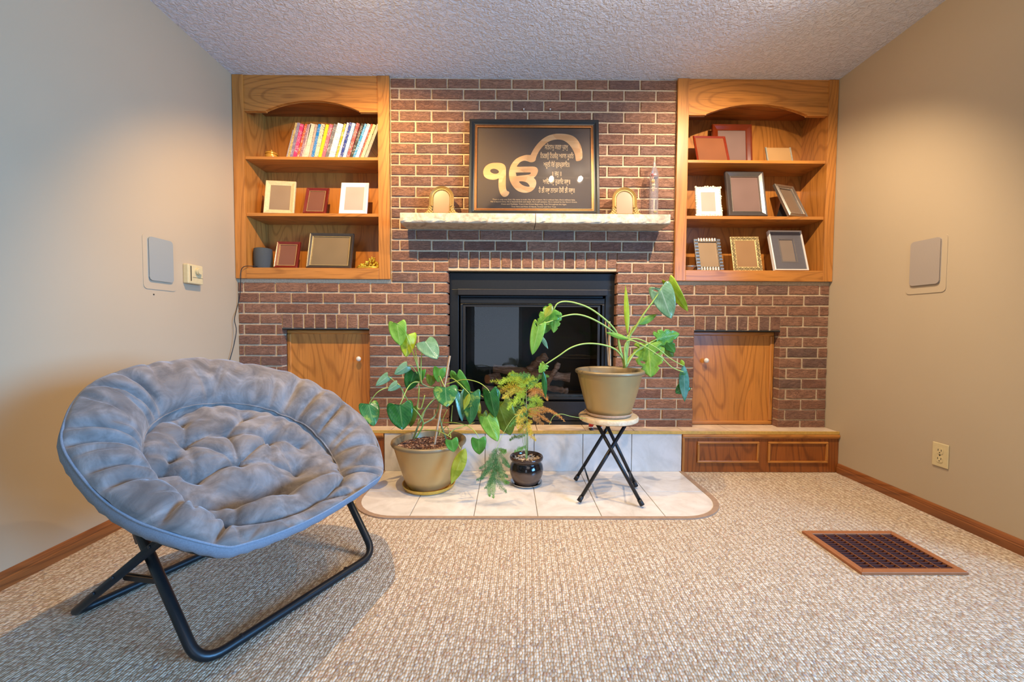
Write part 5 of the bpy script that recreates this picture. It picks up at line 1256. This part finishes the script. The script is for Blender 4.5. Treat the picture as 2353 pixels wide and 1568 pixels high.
S2([(990,965,2.15),(1020,740,2.15),(1060,702,2.14),(1150,712,2.14),(1290,785,2.14),(1420,885,2.14),(1534,948,2.14)],.0042,.0026); S2([(1010,960,2.13),(1000,780,2.13),(1050,714,2.13),(1180,770,2.13),(1330,870,2.13),(1430,960,2.13),(1530,1000,2.14)],.0042,.0026)
S2([(1000,960,2.17),(1030,720,2.17),(1100,600,2.16),(1180,470,2.14),(1280,332,2.13),(1330,250,2.12)],.0062,.003); S2([(1010,960,2.18),(1045,700,2.18),(1120,560,2.17),(1200,440,2.16),(1300,330,2.16),(1395,195,2.16)],.0055,.003)
S2([(1010,960,2.19),(1090,830,2.22),(1190,760,2.25),(1290,705,2.28)],.0058,.003); S2([(1000,960,2.20),(1100,810,2.23),(1215,752,2.26)],.005,.003); S2([(1010,960,2.2),(1040,870,2.22),(1150,790,2.26),(1300,702,2.30)],.005,.003)
S2([(1000,940,2.16),(1020,760,2.15),(1028,668,2.15)],.004,.003); S2([(1030,690,2.17),(1075,600,2.18),(1125,572,2.18)],.004,.003)
for a0,a1,r in ((q2(868,945,2.13),q2(862,545,2.14),.0064),(q2(855,940,2.16),q2(828,545,2.15),.003)): b=MB(); b.tube([a0,a0.lerp(a1,.5),a1],r,4); obj('stake',b,M['stake'],mo)
b=MB(); P=smooth_pts([at(1345,962,Y=2.08)-mo.location,at(1315,958,Y=2.06)-mo.location,at(1290,952,Y=2.05)-mo.location,at(1272,957,Y=2.05)-mo.location,at(1262,976,Y=2.05)-mo.location]); b.tube(P,.0014,6); obj('aerial_root',b,M['stem_pale'],mo,smooth=True)
# ---- 3: asparagus fern
P3=Vector((.102,2.262,FZT)); saucer('plant_saucer','clear plastic saucer under the small glossy brown pot',P3,.092,.016,'saucer_c')
fe=thing('potted_asparagus_fern','feathery yellow-green fern in a small glossy brown-black pot on floor tiles','potted plant',P3+Vector((0,0,.0045)))
def potmat():
    t=NT('brown black glaze'); setp(t.b,None,.12); v=t.coord(); sp=t.n('ShaderNodeSeparateXYZ'); t.l(v,sp.inputs[0]); n=t.noise(v,14,3)
    ad=t.n('ShaderNodeMath',operation='MULTIPLY_ADD'); ad.inputs[1].default_value=.03; t.l(n.outputs[0],ad.inputs[0]); t.l(sp.outputs[2],ad.inputs[2])
    t.l(t.ramp(ad.outputs[0],[(.09,lin(92,70,56)),(.105,lin(20,17,18)),(.14,lin(20,17,18)),(.155,lin(66,48,38))]),t.b.inputs['Base Color']); return t.mat
M['glaze']=potmat()
b=MB(); b.lathe([(.001,0),(.060,0),(.068,.004),(.084,.03),(.0945,.06),(.0965,.085),(.092,.108),(.083,.122),(.080,.128),(.084,.133),(.0935,.140),(.0965,.150),(.094,.157),(.087,.159),(.082,.154),(.080,.140),(.079,.13)],n=56); obj('pot',b,M['glaze'],fe,smooth=True)
M['pebble']=plain('mixed cream and tan pebbles',lin(206,178,146),.6,var=.35,sc=90)
random.seed(9); b=MB()
for k in range(230):
    a=random.uniform(0,6.283); r=.078*random.random()**.5; b.ball((r*math.cos(a),r*math.sin(a),.136+random.uniform(0,.006)),random.uniform(.004,.0075),6,sc=(1,random.uniform(.7,1.2),.6))
tag(obj('pebbles',b,M['pebble'],fe,smooth=True),kind='stuff')
FC={k:plain('fern '+k,lin(*c),.7,var=.15,sc=200) for k,c in dict(green=(110,156,60),yellowgreen=(184,200,50),gold=(220,186,56),brown=(212,146,70),dark=(70,122,56)).items()}
def frond(P,side,mat,seed,dens=1.0,droop=.2,needle=.011,root=fe,name='frond'):
    rnd=random.Random(seed); C_=smooth_pts([p-fe.location for p in P],8); b=MB(); b.tube(C_,[.0011]*len(C_),4,cap=False)
    T=len(C_); nb=int(16*dens)
    for k in range(nb*2):
        u=.12+.86*(k/(nb*2)); i=min(int(u*(T-1)),T-2); p=C_[i].lerp(C_[i+1],u*(T-1)-i); t=(C_[i+1]-C_[i]).normalized()
        sd=t.cross(Vector((rnd.uniform(-.4,.4),-1+rnd.uniform(-.5,.5),rnd.uniform(-.6,.8)))).normalized()*(1 if k%2 else -1)
        L=side*(math.sin(math.pi*min(1,.15+u*.8)))*rnd.uniform(.6,1.1); d=(sd+t*.7+Vector((0,0,-droop*.5))).normalized()
        q=p+d*L; 
        w=.0005; n0=d.cross(Vector((0,1,0))).normalized()*w; b.add([p-n0,p+n0,q],[(0,1,2)])
        m=max(3,int(L/.0032))
        for j in range(m):
            f=(j+.5)/m; c=p.lerp(q,f); 
            for sg in (-1,1):
                e=(d*.55+d.cross(Vector((rnd.uniform(-.3,.3),1,rnd.uniform(-.3,.3)))).normalized()*sg+Vector((0,rnd.uniform(-.4,.4),0))).normalized()*needle*(1-f*.55)*rnd.uniform(.7,1.2)
                n1=e.cross(Vector((0,1,.2))).normalized()*.00105; b.add([c-n1,c+n1,c+e],[(0,1,2)])
    return obj(name,b,FC[mat],root)
def f3(x,y,Y): return at(1080+x/4.611,820+y/4.611,Y=Y)
base3=[(590,1085,2.25),(605,1088,2.26),(598,1092,2.24)]
rnd=random.Random(2)
for k,(x,y) in enumerate([(600,330),(560,420),(640,430),(585,520),(620,600),(608,680)]):
    P=[f3(*base3[k%3]),f3(590+rnd.uniform(-12,25),900,2.25+rnd.uniform(-.01,.02)),f3(598+rnd.uniform(-12,18),650,2.25),f3(x,y,2.24+rnd.uniform(-.02,.02))]
    stem(fe,[p-fe.location for p in P],.0019,.0012,'stem_pale' if k%2 else 'stem',name='stem',n=6)
b=MB(); a0=f3(600,1080,2.255)-fe.location; a1=f3(598,335,2.255)-fe.location; b.tube([a0,a0.lerp(a1,.5),a1],.002,5); obj('stake',b,M['stake'],fe)
for k,(pts,side,mat) in enumerate([
 ([(598,330),(560,240),(480,200),(410,182)],.035,'yellowgreen'),([(598,330),(500,270),(360,262),(210,262)],.030,'yellowgreen'),([(600,340),(640,230),(560,200),(430,195)],.030,'green'),
 ([(598,380),(520,330),(400,330),(300,390)],.036,'gold'),([(598,400),(480,360),(400,400),(345,440)],.030,'gold'),([(600,400),(540,380),(430,330),(290,320)],.034,'yellowgreen'),
 ([(600,350),(680,260),(760,210),(835,205)],.024,'green'),([(600,360),(660,300),(740,300),(800,400)],.030,'yellowgreen'),([(600,380),(700,350),(780,400),(825,460)],.024,'brown'),
 ([(600,420),(660,400),(700,380),(640,340)],.030,'brown'),([(600,450),(540,400),(500,430),(470,500)],.030,'yellowgreen'),([(600,470),(690,440),(740,480),(770,560)],.032,'yellowgreen'),
 ([(600,500),(500,470),(440,500),(400,560)],.034,'yellowgreen'),([(600,520),(480,560),(400,600),(350,650)],.034,'green'),([(600,540),(560,560),(520,620),(500,690)],.032,'gold'),
 ([(610,560),(720,560),(820,560),(940,620)],.018,'brown'),([(610,580),(740,590),(860,580),(1010,690)],.014,'brown'),([(610,560),(760,540),(880,590),(980,650)],.014,'brown'),([(610,600),(700,610),(780,650),(860,700)],.018,'brown'),
 ([(610,600),(680,640),(720,680),(780,715)],.024,'brown'),([(605,640),(560,660),(520,700),(505,760)],.028,'gold'),([(605,640),(650,600),(700,560),(730,500)],.032,'yellowgreen'),([(605,660),(640,700),(620,740),(650,790)],.026,'gold'),
 ([(600,700),(560,740),(540,780),(520,800)],.026,'gold'),([(605,760),(640,800),(650,840),(700,890)],.020,'gold'),([(600,820),(540,845),(470,850),(420,890)],.020,'olive' if 0 else 'green'),([(600,930),(560,970),(520,975),(470,1010)],.018,'green'),
 ([(600,560),(640,520),(690,470),(640,430)],.03,'yellowgreen'),([(600,430),(560,300),(620,240),(700,230)],.034,'yellowgreen'),([(600,470),(650,440),(720,450),(760,520)],.028,'green'),([(600,350),(520,230),(400,235),(310,290)],.03,'yellowgreen'),
 ([(600,640),(660,600),(650,560),(700,640)],.03,'gold'),([(598,600),(540,620),(470,690),(420,740)],.022,'green')]):
    Y0=2.25+(.03 if k%2 else -.04); frond([f3(x,y,2.25+(Y0-2.25)*j) for j,(x,y) in enumerate(pts)],side,mat,k)
# the long frond that droops in front of the tiles at the left of the pot
P=smooth_pts([f3(600,1000,2.25),f3(560,900,2.2),f3(570,660,2.12),f3(500,620,2.08),f3(420,700,2.03),f3(330,860,2.0),f3(270,1000,1.98)],4); b=MB(); b.tube([p-fe.location for p in P],.0011,5); obj('stem',b,M['stem_pale'],fe,smooth=True)
for k,(pts,side,mat) in enumerate([([(300,960),(250,1020),(200,1120),(100,1190)],.035,'dark'),([(280,980),(240,1100),(180,1230),(70,1310)],.040,'dark'),([(280,1000),(300,1120),(330,1200),(400,1280)],.040,'dark'),([(270,1020),(260,1180),(230,1300),(160,1400)],.042,'dark'),
   ([(270,1040),(280,1200),(300,1340),(390,1440)],.042,'dark'),([(270,1060),(250,1250),(240,1380),(250,1500)],.040,'green'),([(290,970),(330,990),(360,1010),(375,990)],.03,'green'),([(290,1000),(350,1080),(380,1130),(420,1170)],.032,'dark'),([(270,1100),(200,1180),(150,1240),(120,1300)],.036,'dark'),([(275,1150),(330,1250),(370,1330),(415,1330)],.03,'green'),([(270,1180),(220,1300),(200,1400),(210,1480)],.032,'green')]):
    frond([f3(x,y,1.99-.012*j) for j,(x,y) in enumerate(pts)],side*.62,mat,100+k,1.0,.5,.012)
for k,pts in enumerate([[(680,1345),(640,1400),(600,1460),(560,1490)],[(820,1400),(760,1430),(700,1440),(640,1470)]]):
    pass
# ================================================================= FIGURINE behind the stool
M['fig_red']=plain('red glaze',lin(200,44,20),.2); M['fig_white']=plain('white glaze',lin(220,210,196),.25); M['fig_black']=plain('black glaze',lin(26,24,26),.2)
q=at(1364,985,Y=2.51); t=thing('ceramic_figurine','small red and white glazed figurine with black boots on the ledge behind stool','figurine',(q.x+.006,2.50,ZLED))
for sx in (-.028,.030):
    b=MB(); b.ball((sx,-.012,.008),.011,12,sc=(1.2,1.9,.75)); b.tube([(sx,0,.006),(sx,0,.012)],[.012,.012],12); obj('boot',b,M['fig_black'],t,smooth=True)
    b=MB(); b.lathe([(.001,.010),(.014,.010),(.017,.014),(.014,.018),(.001,.018)],(sx,0,0),16); obj('cuff',b,M['fig_white'],t,smooth=True)
    b=MB(); b.tube([(sx,0,.017),(sx*.8,0,.038),(sx*.5,0,.062)],[.013,.017,.02],12); obj('trouser_leg',b,M['fig_red'],t,smooth=True)
b=MB(); b.lathe([(.001,.050),(.030,.052),(.038,.064),(.034,.082),(.022,.096),(.001,.098)],n=20); obj('body',b,M['fig_white'],t,smooth=True)
# ================================================================= TRACK LIGHT on the ceiling (just above the picture)
tl=thing('track_light','white ceiling track light with four tilted spot heads','light',(.35,1.59,ZC))
b=MB(); b.box(-1.3,1.3,-.077,-.043,-.020,0); obj('track',b,M['white_w'],tl,bevel=.002)
for (x,y,z) in LAMPS:
    ax=(Vector((0,.8,-.6))).normalized(); c=Vector((x-.35,y-1.59,z-ZC))-ax*.006; b=MB()
    b.tube([c-ax*.066,c-ax*.062,c-ax*.03,c-ax*.008,c-ax*.007],[.010,.018,.024,.026,.022],20,cap=False); hd=obj('lamp_head',b,M['white_w'],tl,smooth=True)
    b=MB(); b.tube([c-ax*.06,Vector((c.x,-.060,-.018))],.006,8); obj('arm',b,M['white_w'],hd,smooth=True)
